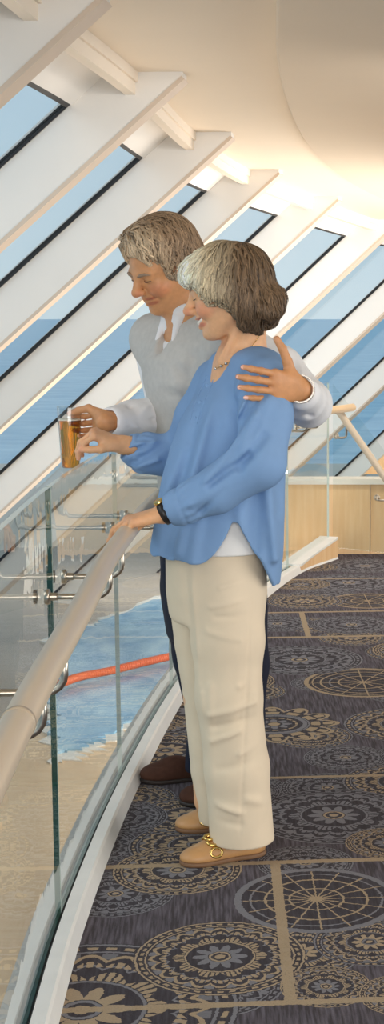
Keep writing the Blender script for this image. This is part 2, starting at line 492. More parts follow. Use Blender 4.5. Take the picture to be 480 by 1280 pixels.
# ------------------------------------------------------------------ floor with patterned carpet
CA = math.radians(4.5)
_GRP = {}
def carpet(ya, yb):
    m, nt, b = new_mat('medallion_carpet')
    L = nt.links
    tc = nt.nodes.new('ShaderNodeTexCoord')
    mp = nt.nodes.new('ShaderNodeMapping'); mp.vector_type='POINT'; mp.inputs['Rotation'].default_value=(0,0,-CA)
    L.new(tc.outputs['Object'], mp.inputs[0])
    P = mp.outputs[0]
    sep = nt.nodes.new('ShaderNodeSeparateXYZ'); L.new(P, sep.inputs[0]); u, v = N(nt,sep.outputs[0]), N(nt,sep.outputs[1])
    # one medallion as a node group: R,G,B of out = tan, blue, inside
    def group(kind):
        if kind in _GRP: return _GRP[kind]
        g = bpy.data.node_groups.new('medallion_'+kind, 'ShaderNodeTree'); _GRP[kind] = g
        g.interface.new_socket('P', in_out='INPUT', socket_type='NodeSocketVector')
        g.interface.new_socket('C', in_out='INPUT', socket_type='NodeSocketVector')
        g.interface.new_socket('R', in_out='INPUT', socket_type='NodeSocketFloat')
        g.interface.new_socket('Out', in_out='OUTPUT', socket_type='NodeSocketVector')
        gi = g.nodes.new('NodeGroupInput'); go = g.nodes.new('NodeGroupOutput')
        d = g.nodes.new('ShaderNodeVectorMath'); d.operation='SUBTRACT'; g.links.new(gi.outputs[0], d.inputs[0]); g.links.new(gi.outputs[1], d.inputs[1])
        sp = g.nodes.new('ShaderNodeSeparateXYZ'); g.links.new(d.outputs[0], sp.inputs[0])
        x, y = N(g,sp.outputs[0]), N(g,sp.outputs[1]); R = N(g,gi.outputs[2])
        r = (x*x+y*y).op('SQRT')/R; a = y.op('ARCTAN2', x)
        def pet(n, ph=0.0): return ((a*(n/2.0)+ph).op('COSINE')).abs()        # n lobes, 1 at the middle of a lobe
        if kind == 'wheel':
            spokes = ((a*8.0).sin().abs()*r).lt(.085)*r.lt(.9)
            rings = r.band(.96,.04).mx(r.band(.62,.016)).mx(r.band(.33,.014)).mx(r.band(.80,.012)).mx(r.lt(.05))
            tan = spokes.mx(r.band(.62,.016)).mx(r.band(.33,.014)).mx(r.lt(.06))
            blue = r.band(.955,.045).mx(r.band(.80,.013))
            ins = r.lt(1.0)
        elif kind == 'paleheel':
            spokes = ((a*6.0).sin().abs()*r).lt(.07)*r.lt(.9)
            tan = spokes.mx(r.band(.96,.04)).mx(r.band(.72,.016)).mx(r.band(.42,.016)).mx(r.band(.86,.012))
            blue = r.band(.57,.014); ins = r.lt(1.0)
        elif kind == 'leaf':
            e = pet(12); edge = e*.26+.74
            f2 = pet(24)
            vein = f2.lt(.30)*r.gt(.55)
            tan = (r-edge*.97).abs().lt(.05).mx((r.gt(.56)*r.lt(.70)*e.gt(.55)).mx(r.gt(.74)*(r.lt(edge*.9))*f2.gt(.55)))
            tan = tan.mx(r.band(.34,.02)*pet(16).gt(.4)).mx(r.lt(.09))
            blue = r.band(.47,.035).mx((r.gt(.13)*r.lt(pet(8)*.14+.13))).mx(r.band(.53,.014))
            blue = blue.mx(r.gt(.72)*r.lt(.84)*e.lt(.5))
            ins = r.lt(edge)
        else:
            e8, e16, e32 = pet(10), pet(20), pet(44)
            flower = r.gt(.14)*r.lt(e8*.16+.16)
            scal = (r-(e16*.10+.70)).abs().lt(.022)                            # scalloped arch band
            arch2 = (r-(e16*.07+.58)).abs().lt(.013)
            leaf = r.gt(.62)*r.lt(e16*.075+.63)*pet(60).gt(.45)
            leaf = leaf.mx(r.gt(.42)*r.lt(e8*.12+.43)*pet(50).gt(.5))
            dots = r.band(.915,.02)*e32.gt(.62)
            ring1 = r.band(.975,.014).mx(r.band(.86,.011)).mx(r.band(.40,.012)).mx(r.band(.115,.015))
            A = scal.mx(leaf).mx(dots).mx(r.lt(.06))
            B = flower.mx(arch2).mx(ring1).mx(r.gt(.74)*r.lt(.83)*pet(20,PI/2).gt(.80))
            if kind == 'tan': tan, blue = A.mx(ring1), B
            elif kind == 'blue': tan, blue = r.band(.115,.015).mx(r.lt(.05)), A.mx(B)
            else: tan, blue = A.mx(flower), ring1.mx(arch2).mx(B*.8)
            ins = r.lt(1.0)
        c = g.nodes.new('ShaderNodeCombineXYZ')
        for i,q in enumerate((tan*ins, blue*ins, ins)): g.links.new(q.s, c.inputs[i])
        g.links.new(c.outputs[0], go.inputs[0])
        return g
    G = {k: group(k) for k in ('wheel','paleheel','leaf','tan','blue','mixed')}
    rot = Matrix.Rotation(-CA, 2)
    def cv(x, y): q = rot @ Vector((x,y)); return q
    _r = random.Random(12)
    meds = [('blue' if i%3 else 'mixed', -.62+(i%4)*.30+_r.uniform(-.06,.06), 2.55+(i//4)*.62+_r.uniform(-.12,.12), _r.uniform(.12,.19)) for i in range(36)]
    meds += [(('tan','blue','mixed','wheel','blue','leaf')[i%6], .72+(i%3)*.42+_r.uniform(-.05,.05), 2.5+(i//3)*.55+_r.uniform(-.1,.1), _r.uniform(.17,.24)) for i in range(36)]
    meds += [('blue',.02,2.45,.24),('tan',-.22,2.42,.2),('mixed',.42,2.6,.25),
            ('mixed',-.52,2.93,.33),('tan',-.25,3.19,.195),('tan',-.01,3.04,.10),('tan',.16,3.0,.10),('mixed',.09,3.27,.13),('blue',-.54,3.56,.15),
            ('tan',-.40,3.72,.17),('wheel',-.035,3.525,.205),('blue',.42,3.5,.24),
            ('blue',0.01,4.15,.24),('mixed',-.42,4.15,.17),('blue',-.62,4.13,.15),('leaf',.40,4.3,.2),('blue',-.28,4.36,.13),
            ('tan',.16,3.92,.12),('blue',.30,4.72,.16),('blue',.05,4.72,.14),
            ('mixed',-.55,4.8,.22),('tan',-.5,5.3,.22),('leaf',-.20,5.12,.235),('mixed',.27,5.12,.225),('paleheel',.13,5.73,.235),('blue',-.13,6.12,.27),
            ('tan',-.42,5.75,.2),('mixed',.1,6.55,.16),('blue',.10,6.84,.20),('blue',-.25,6.86,.18),('tan',.38,6.3,.2),
            ('paleheel',.19,7.43,.20),('mixed',-.13,7.42,.2),('blue',.1,7.95,.26),('tan',-.16,7.9,.16),('blue',.2,8.5,.24),('mixed',-.1,8.45,.15),
            ('blue',.6,5.4,.2),('blue',.6,7.5,.25),]
    meds = [q for q in meds if q[2]+q[3] > ya-.02 and q[2]-q[3] < yb+.02]
    # streaked dark ground
    n = nt.nodes.new('ShaderNodeTexNoise'); n.inputs['Scale'].default_value=1; n.inputs['Detail'].default_value=3
    m2 = nt.nodes.new('ShaderNodeMapping'); m2.inputs['Scale'].default_value=(130,9,1); L.new(P,m2.inputs[0]); L.new(m2.outputs[0], n.inputs['Vector'])
    cr = nt.nodes.new('ShaderNodeValToRGB'); L.new(n.outputs[0], cr.inputs[0])
    e = cr.color_ramp.elements; e[0].position=.40; e[0].color=lin((72,66,70)); e[1].position=.66; e[1].color=lin((106,100,108))
    # woven wobble on the drawing
    col = cr.outputs[0]
    wob = nt.nodes.new('ShaderNodeTexNoise'); wob.inputs['Scale'].default_value=90; L.new(P,wob.inputs['Vector'])
    wv = nt.nodes.new('ShaderNodeVectorMath'); wv.operation='MULTIPLY_ADD'; wv.inputs[1].default_value=(.010,.010,0); 
    L.new(wob.outputs['Color'], wv.inputs[0]); 
    off = nt.nodes.new('ShaderNodeVectorMath'); off.operation='SUBTRACT'; off.inputs[1].default_value=(.005,.005,0)
    L.new(P, off.inputs[0]); L.new(off.outputs[0], wv.inputs[2]); PW = wv.outputs[0]
    acc = None
    for kind,x,y,R in (meds or [('blue',-9,-9,.1)]):
        gn = nt.nodes.new('ShaderNodeGroup'); gn.node_tree = G[kind]; q = cv(x,y)
        L.new(PW, gn.inputs[0]); gn.inputs[1].default_value=(q.x,q.y,0); gn.inputs[2].default_value=R
        if acc is None: acc = gn.outputs[0]
        else:      # later medallions lie over earlier ones
            sp = nt.nodes.new('ShaderNodeSeparateXYZ'); L.new(gn.outputs[0], sp.inputs[0])
            mx = nt.nodes.new('ShaderNodeMix'); mx.data_type='VECTOR'
            L.new(sp.outputs[2], mx.inputs[0]); L.new(acc, mx.inputs[4]); L.new(gn.outputs[0], mx.inputs[5]); acc = mx.outputs[1]
    sp = nt.nodes.new('ShaderNodeSeparateXYZ'); L.new(acc, sp.inputs[0])
    spw = nt.nodes.new('ShaderNodeSeparateXYZ'); L.new(PW, spw.inputs[0]); uw, vw = N(nt,spw.outputs[0]), N(nt,spw.outputs[1])
    # tan seams along the tile borders
    seam = None
    for Y,wd in ((2.955,.012),(3.77,.013),(4.50,.011),(6.56,.016),(7.13,.014),(8.05,.012)):
        q = cv(-.2,Y); s_ = vw.band(q.y, wd); seam = s_ if seam is None else seam.mx(s_)
    for (X,Y0,Y1) in ((-.115,2.955,3.77),(-.12,6.56,7.13),(.5,3.77,4.5),(.55,2.2,2.955)):
        q0, q1 = cv(X,Y0), cv(X,Y1); c = cv(X,(Y0+Y1)/2)
        seam = seam.mx(uw.band(c.x,.013)*vw.gt(cv(-.2,Y0).y)*vw.lt(cv(-.2,Y1).y))
    tanm = N(nt,sp.outputs[0]).mx(seam); blm = N(nt,sp.outputs[1])
    sn = nt.nodes.new('ShaderNodeTexNoise'); sn.inputs['Scale'].default_value=260; L.new(P,sn.inputs['Vector'])
    grain = N(nt,sn.outputs[0])
    insd = nt.nodes.new('ShaderNodeMix'); insd.data_type='RGBA'; L.new((N(nt,sp.outputs[2])*.75).s, insd.inputs[0]); L.new(col, insd.inputs[6]); insd.inputs[7].default_value=lin((62,58,62))
    m1 = nt.nodes.new('ShaderNodeMix'); m1.data_type='RGBA'; L.new((blm*(grain*.7+.55)).mn(1.0).s, m1.inputs[0]); L.new(insd.outputs[2], m1.inputs[6]); m1.inputs[7].default_value=lin((128,126,131))
    m3 = nt.nodes.new('ShaderNodeMix'); m3.data_type='RGBA'; L.new((tanm*(grain*.8+.5)).mn(1.0).s, m3.inputs[0]); L.new(m1.outputs[2], m3.inputs[6]); m3.inputs[7].default_value=lin((170,149,122))
    L.new(m3.outputs[2], b.inputs['Base Color']); b.inputs['Roughness'].default_value=.95; b.inputs['Specular IOR Level'].default_value=.1
    bp = nt.nodes.new('ShaderNodeBump'); bp.inputs['Strength'].default_value=.5; bp.inputs['Distance'].default_value=.003
    L.new(sn.outputs[0], bp.inputs['Height']); L.new(bp.outputs[0], b.inputs['Normal'])
    return m
mb = MB(); V=[]; F_=[]
for i in full: p = gpt(i,KW-.01,0); V += [p, Vector((6.5,p.y,0))]
for i in range(len(full)-1): F_.append((2*i,2*i+1,2*i+3,2*i+2))
n0=len(V); V += [Vector((-.0,9.0,0)),Vector((6.5,9.0,0))]; F_.append((n0-2,n0-1,n0+1,n0))
V += [Vector((-.75,9.0,0)),Vector((-.75,9.0,0))]
mb.add(V,F_); fl = mb.build('floor'); fl['kind']='structure'
for p in fl.data.polygons:
    if p.normal.z < 0: p.flip()
YB = [-9,2.3]+[2.3+.45*i for i in range(1,15)]+[20]          # one material per row of carpet tiles, with the medallions of that row
for a_,b_ in zip(YB[:-1],YB[1:]): fl.data.materials.append(carpet(a_-.12,b_+.12))
for p in fl.data.polygons:
    p.material_index = max(i for i in range(len(YB)-1) if p.center.y >= YB[i])
# slab edge below the balustrade
mb = MB(); mb.sweep([gpt(i,0,0) for i in full], [(-.06,-.34),(.3,-.34),(.3,-.02),(-.06,-.02)], fr=gfr(0))
o = mb.build('trim_slab_edge', M['kerb']); o['kind']='structure'

# ------------------------------------------------------------------ deck below, with its pool
LZ = -3.0
def px_poly(pts): return [atz(a,b_,LZ) for a,b_ in pts]
mb = MB(); mb.add([(-12,-4,LZ),(8,-4,LZ),(8,45,LZ),(-12,45,LZ)],[(0,1,2,3)])
M['stone'] = wood('taupe_deck', (184,164,144), (200,182,163), (.06,1,1))
lo = mb.build('floor_lower', M['stone']); lo['kind']='structure'
def slab_poly(name, pts, z0, z1, mat, parent=None):
    n=len(pts); V=[Vector((p.x,p.y,z0)) for p in pts]+[Vector((p.x,p.y,z1)) for p in pts]
    F_=[tuple(reversed(range(n))),tuple(range(n,2*n))]+[(i,(i+1)%n,(i+1)%n+n,i+n) for i in range(n)]
    return mesh_obj(name,V,F_,mat,parent)
# tan timber apron in front of the pool
ap = slab_poly('floor_lower_apron', [Vector(p) for p in ((-4.6,5.0,0),(-.4,5.0,0),(-.6,12,0),(-1.2,17.5,0),(-2.4,15.8,0),(-4.6,14.6,0))], LZ+.001, LZ+.02, M['deck']); ap['kind']='structure'
m, nt, b = new_mat('pool_water')
b.inputs['Base Color'].default_value=lin((150,194,216)); b.inputs['Roughness'].default_value=.25
tcn = nt.nodes.new('ShaderNodeTexCoord'); mpn = nt.nodes.new('ShaderNodeMapping'); mpn.inputs['Scale'].default_value=(2.0,1.1,1); nn = nt.nodes.new('ShaderNodeTexNoise'); nn.inputs['Scale'].default_value=2.2; nn.inputs['Detail'].default_value=4
nt.links.new(tcn.outputs['Object'],mpn.inputs[0]); nt.links.new(mpn.outputs[0],nn.inputs['Vector'])
rr=nt.nodes.new('ShaderNodeValToRGB'); nt.links.new(nn.outputs[0],rr.inputs[0]); rr.color_ramp.elements[0].position=.35; rr.color_ramp.elements[0].color=lin((124,172,204)); rr.color_ramp.elements[1].position=.7; rr.color_ramp.elements[1].color=lin((188,218,230))
nt.links.new(rr.outputs[0], b.inputs['Base Color'])
M['pool']=m
def wavy(pts, amp, n=90, fq=9.0):
    c = spline(pts+[pts[0]], n)[:-1]; out=[]
    for i,p in enumerate(c):
        t=(c[(i+1)%len(c)]-c[i-1]).normalized(); nn_=Vector((t.y,-t.x,0))
        out.append(p+nn_*amp*(math.sin(i*fq*.37)+.6*math.sin(i*fq*.83+1)))
    return out
pool_px = [(68,800),(105,791),(140,776),(212,752),(222,800),(222,872),(180,898),(140,921),(108,936),(74,944),(66,900),(66,850)]
base = px_poly(pool_px)
c0 = sum(base, Vector())/len(base)
pw_ = slab_poly('pool_water', wavy(base,.07), LZ+.002, LZ+.06, M['pool']); tag(pw_, 'pale blue pool water on the deck below, seen through the glass', 'water', kind='stuff')
cop = wavy([c0+(p-c0)*1.09 for p in base], .10)
co = slab_poly('trim_pool_edge', cop, LZ+.001, LZ+.035, M['cream_cap']); co['kind']='structure'
# orange lane rope: a string of floats
M['orange']=simple('orange_float',(250,120,66),.45); M['rope']=simple('pale_rope',(240,200,170),.7)
lp = spline([atz(a,b_,LZ+.135) for a,b_ in ((72,856),(100,846),(140,838),(180,828),(219,819))], 60)
rope = tag(empty('lane_rope', lp[0]), 'orange floating lane rope across the pool on the deck below', 'rope'); rope.location=(0,0,0)
mb=MB(); mb.tube(lp,.02,8); mb.build('cord',M['rope'],rope,smooth=True)
fm=MB()
for i in range(1,58):
    t=(lp[i+1]-lp[i-1]).normalized(); fm.lathe(lp[i]-t*.02,[(.015,0),(.045,.006),(.052,.02),(.045,.034),(.015,.04)],14,t)
o=fm.build('floats',M['orange'],rope,angle=40); o['kind']='stuff'

# ------------------------------------------------------------------ light
def area(name, loc, target, sx, sy, power, rgb):
    d=bpy.data.lights.new(name,'AREA'); d.shape='RECTANGLE'; d.size=sx; d.size_y=sy; d.energy=power; d.color=rgb
    o=bpy.data.objects.new(name,d); COL.objects.link(o); o.location=loc
    o.rotation_euler=(Vector(target)-Vector(loc)).to_track_quat('-Z','Y').to_euler(); return o
area('starboard_fill',(5.8,3.0,1.6),(-1,5,1.5),7,2.2,210,(1,.955,.89))  # added fill from the right; no starboard windows are built
area('aft_fill',(.3,-2.9,1.9),(-.3,4,1.2),4.0,2.2,220,(1,.96,.91))  # unseen fill added behind the camera to brighten what faces it
area('atrium_fill',(-2.6,7,-.9),(-.2,8.5,3.2),1.6,9,85,(1,.97,.93))  # fill added in the void, aimed upward at ribs and ceiling
area('lower_deck_fill',(3.0,14,-1.0),(-3,16,-3),5,6,900,(1,.96,.9))  # added light without a fixture, lifts the deck seen through the glass
area('lower_deck_fill',(-3.2,24,-1.2),(-3.6,24,-3),3,5,130,(1,.96,.9))  # second added fill, for the far part of the lower deck
area('far_end_fill',(1.2,7.6,2.55),(.3,9,.3),.5,.5,38,(1,.93,.84))  # unseen fill added to brighten the maple parapet
sd=bpy.data.lights.new('sun','SUN'); sd.energy=1.1; sd.angle=math.radians(45); sd.color=(1,.95,.88)
so=bpy.data.objects.new('sun',sd); COL.objects.link(so); so.rotation_euler=Vector((.75,.28,-.60)).to_track_quat('-Z','Y').to_euler()
vs=S.view_settings; vs.view_transform='Standard'; vs.look='None'; vs.gamma=1; vs.exposure=0.02; vs.use_curve_mapping=False
# ------------------------------------------------------------------ implicit modelling: smooth unions meshed with surface nets
A3 = lambda p: np.array([p[0],p[1],p[2]], dtype=np.float32)
def smin(a, b, k):
    if k <= 0: return np.minimum(a,b)
    h = np.maximum(k-np.abs(a-b), 0)/k
    return np.minimum(a,b)-h*h*k*.25
def smax(a, b, k): return -smin(-a,-b,k)
class Sdf:
    def __init__(s): s.ops = []; s.post = []
    def _add(s, fn, lo, hi, k, sub): s.ops.append((fn, np.array(lo,dtype=np.float32), np.array(hi,dtype=np.float32), k, sub)); return s
    def cone(s, a, b, ra, rb=None, k=.01, sub=False, squash=None):
        a, b = A3(a), A3(b); rb = ra if rb is None else rb
        ab = b-a; L2 = max(float(ab@ab),1e-9)
        sq = None
        if squash is not None: n_, f_ = squash; n_ = A3(n_)/np.linalg.norm(A3(n_)); sq = (n_, f_)
        def fn(P):
            pa = P-a; t = np.clip((pa@ab)/L2, 0, 1); v = pa-t[...,None]*ab
            if sq is not None:
                c = v@sq[0]; v = v+np.multiply.outer(c*(1.0/sq[1]-1), sq[0])
                return (np.sqrt((v*v).sum(-1))-(ra+(rb-ra)*t))*max(sq[1],.5)
            return np.sqrt((v*v).sum(-1))-(ra+(rb-ra)*t)
        r = max(ra,rb)
        return s._add(fn, np.minimum(a,b)-r, np.maximum(a,b)+r, k, sub)
    def chain(s, pts, rs, k=.01, **kw):
        for i in range(len(pts)-1): s.cone(pts[i],pts[i+1],rs[i],rs[i+1],k,**kw)
        return s
    def ell(s, c, r, R=None, k=.01, sub=False):
        c = A3(c); r = np.array(r,dtype=np.float32); R = np.eye(3,dtype=np.float32) if R is None else np.array(R,dtype=np.float32)  # columns = axes
        m = float(r.min())
        def fn(P):
            q = (P-c)@R
            k0 = np.sqrt(((q/r)**2).sum(-1)); k1 = np.sqrt(((q/(r*r))**2).sum(-1))
            return k0*(k0-1)/np.maximum(k1,1e-6)
        e = np.abs(R)@r
        return s._add(fn, c-e, c+e, k, sub)
    def loft(s, st, yaw_f, k=.02, p=2.0, cap=True):
        # st rows: z, cx, cy, half width (lateral), half depth (along facing)
        st = sorted(st); T = np.array(st,dtype=np.float32); f = A3((yaw_f[0],yaw_f[1],0)); l = A3((-yaw_f[1],yaw_f[0],0))
        zmin, zmax = T[0,0], T[-1,0]
        def fn(P):
            z = P[...,2]; zz = np.clip(z,zmin,zmax)
            I = lambda c: np.interp(zz,T[:,0],T[:,c]).astype(np.float32)
            dx = P[...,0]-I(1); dy = P[...,1]-I(2); a = I(3); b = I(4)
            u = np.abs(dx*l[0]+dy*l[1])/a; v = np.abs(dx*f[0]+dy*f[1])/b
            q = (u**p+v**p)**(1/p)
            d = (q-1)*np.minimum(a,b)
            if cap: d = smax(d, np.maximum(z-zmax, zmin-z), .02)
            return d
        m = max(T[:,3].max(),T[:,4].max())
        return s._add(fn, (T[:,1].min()-m,T[:,2].min()-m,zmin), (T[:,1].max()+m,T[:,2].max()+m,zmax), k, False)
    def fnop(s, fn, lo, hi, k, sub=False): return s._add(fn, lo, hi, k, sub)
    def eval(s, P):
        P = np.asarray(P,dtype=np.float32); D = None
        for fn,lo,hi,k,sub in s.ops:
            d = fn(P)
            D = d if D is None else (smax(D,-d,k) if sub else smin(D,d,k))
        for fn in s.post: D = fn(P, D)
        return D
    def mesh(s, h, lo=None, hi=None, smooth=1):
        los = [o[1] for o in s.ops if not o[4]]; his = [o[2] for o in s.ops if not o[4]]
        lo = (np.min(los,0) if lo is None else np.array(lo))-4*h-.012; hi = (np.max(his,0) if hi is None else np.array(hi))+4*h+.012
        n = np.ceil((hi-lo)/h).astype(int)+1
        ax = [(lo[i]+h*np.arange(n[i])).astype(np.float32) for i in range(3)]
        D = np.full(tuple(n), .25, dtype=np.float32)
        for fn,l_,h_,k,sub in s.ops:
            m = k+3*h+.008
            i0 = np.maximum(np.floor((l_-m-lo)/h).astype(int),0); i1 = np.minimum(np.ceil((h_+m-lo)/h).astype(int)+1,n)
            if (i1<=i0).any(): continue
            sl = tuple(slice(a,b) for a,b in zip(i0,i1))
            P = np.stack(np.meshgrid(ax[0][sl[0]],ax[1][sl[1]],ax[2][sl[2]],indexing='ij'),-1)
            d = fn(P).astype(np.float32)
            D[sl] = smax(D[sl],-d,k) if sub else smin(D[sl],d,k)
        if s.post:
            band = np.argwhere(D<.035)
            P = np.stack([ax[i][band[:,i]] for i in range(3)],-1); d = D[tuple(band.T)]
            for fn in s.post: d = fn(P,d)
            D[tuple(band.T)] = d
        return surface_nets(D, lo, h, smooth)
def surface_nets(D, lo, h, smooth=1):
    S_ = D < 0; nx,ny,nz = D.shape
    c = np.zeros((nx-1,ny-1,nz-1),dtype=np.uint8)
    for i in (0,1):
        for j in (0,1):
            for k in (0,1): c += S_[i:nx-1+i,j:ny-1+j,k:nz-1+k]
    act = (c>0)&(c<8); idx = np.argwhere(act); m = len(idx)
    cid = np.full(act.shape,-1,dtype=np.int32); cid[act] = np.arange(m)
    acc = np.zeros((m,3),dtype=np.float64); cnt = np.zeros(m)
    cr = [(i,j,k) for i in (0,1) for j in (0,1) for k in (0,1)]
    dv = {q: D[idx[:,0]+q[0],idx[:,1]+q[1],idx[:,2]+q[2]].astype(np.float64) for q in cr}
    for q in cr:
        for a in range(3):
            if q[a] == 0:
                r = list(q); r[a] = 1; r = tuple(r)
                d0,d1 = dv[q],dv[r]; mk = (d0<0)!=(d1<0)
                t = np.where(mk, d0/np.where(mk,d0-d1,1), 0)
                pt = np.array(q,dtype=np.float64)[None].repeat(m,0); pt[:,a] = t
                acc += np.where(mk[:,None],pt,0); cnt += mk
    V = (idx+acc/np.maximum(cnt,1)[:,None])*h+np.asarray(lo,dtype=np.float64)
    Q = []
    for a in range(3):
        b,c_ = (a+1)%3,(a+2)%3
        s0 = [slice(None)]*3; s1 = [slice(None)]*3; s0[a]=slice(0,-1); s1[a]=slice(1,None)
        e0,e1 = S_[tuple(s0)],S_[tuple(s1)]
        E = np.argwhere(e0!=e1); 
        E = E[(E[:,b]>0)&(E[:,c_]>0)&(E[:,b]<D.shape[b]-1)&(E[:,c_]<D.shape[c_]-1)]
        f = e0[tuple(E.T)]
        def C(db,dc):
            q = E.copy(); q[:,b]+=db; q[:,c_]+=dc; return cid[tuple(q.T)]
        q = np.stack([C(-1,-1),C(0,-1),C(0,0),C(-1,0)],1)
        q[~f] = q[~f][:,::-1]; Q.append(q)
    Q = np.concatenate(Q); Q = Q[(Q>=0).all(1)]
    for _ in range(smooth):
        a = np.concatenate([Q[:,0],Q[:,1],Q[:,2],Q[:,3]]); b = np.concatenate([Q[:,1],Q[:,2],Q[:,3],Q[:,0]])
        sm = np.zeros_like(V); ct = np.bincount(a,minlength=len(V))+np.bincount(b,minlength=len(V))
        for i in range(3): sm[:,i] = np.bincount(a,V[b,i],len(V))+np.bincount(b,V[a,i],len(V))
        V = .5*V+.5*sm/np.maximum(ct,1)[:,None]
    return V, Q
def np_mesh(name, V, Q, mat, parent=None, color=None):
    me = bpy.data.meshes.new(name); n=len(V); q=len(Q); m=Q.shape[1]
    me.vertices.add(n); me.vertices.foreach_set('co', np.asarray(V,dtype=np.float32).ravel())
    me.loops.add(q*m); me.loops.foreach_set('vertex_index', np.asarray(Q,dtype=np.int32).ravel())
    me.polygons.add(q); me.polygons.foreach_set('loop_start', np.arange(0,q*m,m,dtype=np.int32))
    me.update(calc_edges=True); me.validate(); me.shade_smooth()
    if color is not None:
        at_ = me.color_attributes.new('tone','FLOAT_COLOR','POINT')
        c = np.ones((n,4),dtype=np.float32); c[:,:3]=color; at_.data.foreach_set('color', c.ravel())
    me.materials.append(mat)
    o = bpy.data.objects.new(name, me); COL.objects.link(o)
    if parent: o.parent = parent
    return o
def tone_mat(name, rough=.5, sss=0.0, bump=0, bscale=300, spec=.4, sheen=0, mottle=0.0, mscale=120):
    m, nt, b = new_mat(name)
    at_ = nt.nodes.new('ShaderNodeAttribute'); at_.attribute_name='tone'; src = at_.outputs['Color']
    tc = nt.nodes.new('ShaderNodeTexCoord')
    if mottle:
        n = nt.nodes.new('ShaderNodeTexNoise'); n.inputs['Scale'].default_value=mscale; n.inputs['Detail'].default_value=4; nt.links.new(tc.outputs['Object'],n.inputs['Vector'])
        r = nt.nodes.new('ShaderNodeMapRange'); nt.links.new(n.outputs[0],r.inputs[0]); r.inputs[1].default_value=.3; r.inputs[2].default_value=.7; r.inputs[3].default_value=1-mottle; r.inputs[4].default_value=1+mottle
        v = nt.nodes.new('ShaderNodeVectorMath'); v.operation='SCALE'; nt.links.new(src,v.inputs[0]); nt.links.new(r.outputs[0],v.inputs['Scale']); src=v.outputs[0]
    nt.links.new(src, b.inputs['Base Color']); b.inputs['Roughness'].default_value=rough; b.inputs['Specular IOR Level'].default_value=spec
    if sss:
        b.inputs['Subsurface Weight'].default_value=sss; b.inputs['Subsurface Radius'].default_value=(.010,.004,.002); b.inputs['Subsurface Scale'].default_value=1
    if bump:
        n = nt.nodes.new('ShaderNodeTexNoise'); n.inputs['Scale'].default_value=bscale; nt.links.new(tc.outputs['Object'],n.inputs['Vector'])
        bp = nt.nodes.new('ShaderNodeBump'); bp.inputs['Strength'].default_value=bump; bp.inputs['Distance'].default_value=.001
        nt.links.new(n.outputs[0],bp.inputs['Height']); nt.links.new(bp.outputs[0],b.inputs['Normal'])
    return m
def LC(rgb): return np.array(lin(rgb)[:3],dtype=np.float32)
_rng = np.random.default_rng(3)
def fbm(P, sc, seed=0, oct=2):            # smooth pseudo-noise from rotated sines
    r = np.random.default_rng(seed); out = 0; amp=1; tot=0
    for o in range(oct):
        for _ in range(4):
            d = r.normal(size=3); d/=np.linalg.norm(d); d = d.astype(np.float32)
            d2 = r.normal(size=3).astype(np.float32); d2/=np.linalg.norm(d2)
            out = out+amp*np.sin((P@d)*sc+r.uniform(0,6.28)+1.3*np.sin((P@d2)*sc*.7+r.uniform(0,6.28)))
        tot += amp*4; sc*=2; amp*=.5
    return out/tot
def folds(lst, gain=2.0, flat=.35):
    # lst: (a, b, amplitude (+ ridge, - groove), width); distance along the view depth counts less
    L = [(A3(a),A3(b),am,wd) for a,b,am,wd in lst]
    def fn(P, d):
        out = d.copy()
        for a,b,am,wd in L:
            ab = b-a; pa = P-a; t = (pa@ab)/max(float(ab@ab),1e-9); tc = np.clip(t,0,1)
            v = pa-tc[...,None]*ab; v[...,1]*=flat
            e = np.exp(-(v*v).sum(-1)/(wd*wd))*np.sin(np.clip(t,.0,1)*PI)**.5 if False else np.exp(-(v*v).sum(-1)/(wd*wd))
            out -= gain*am*e
        return out
    return fn

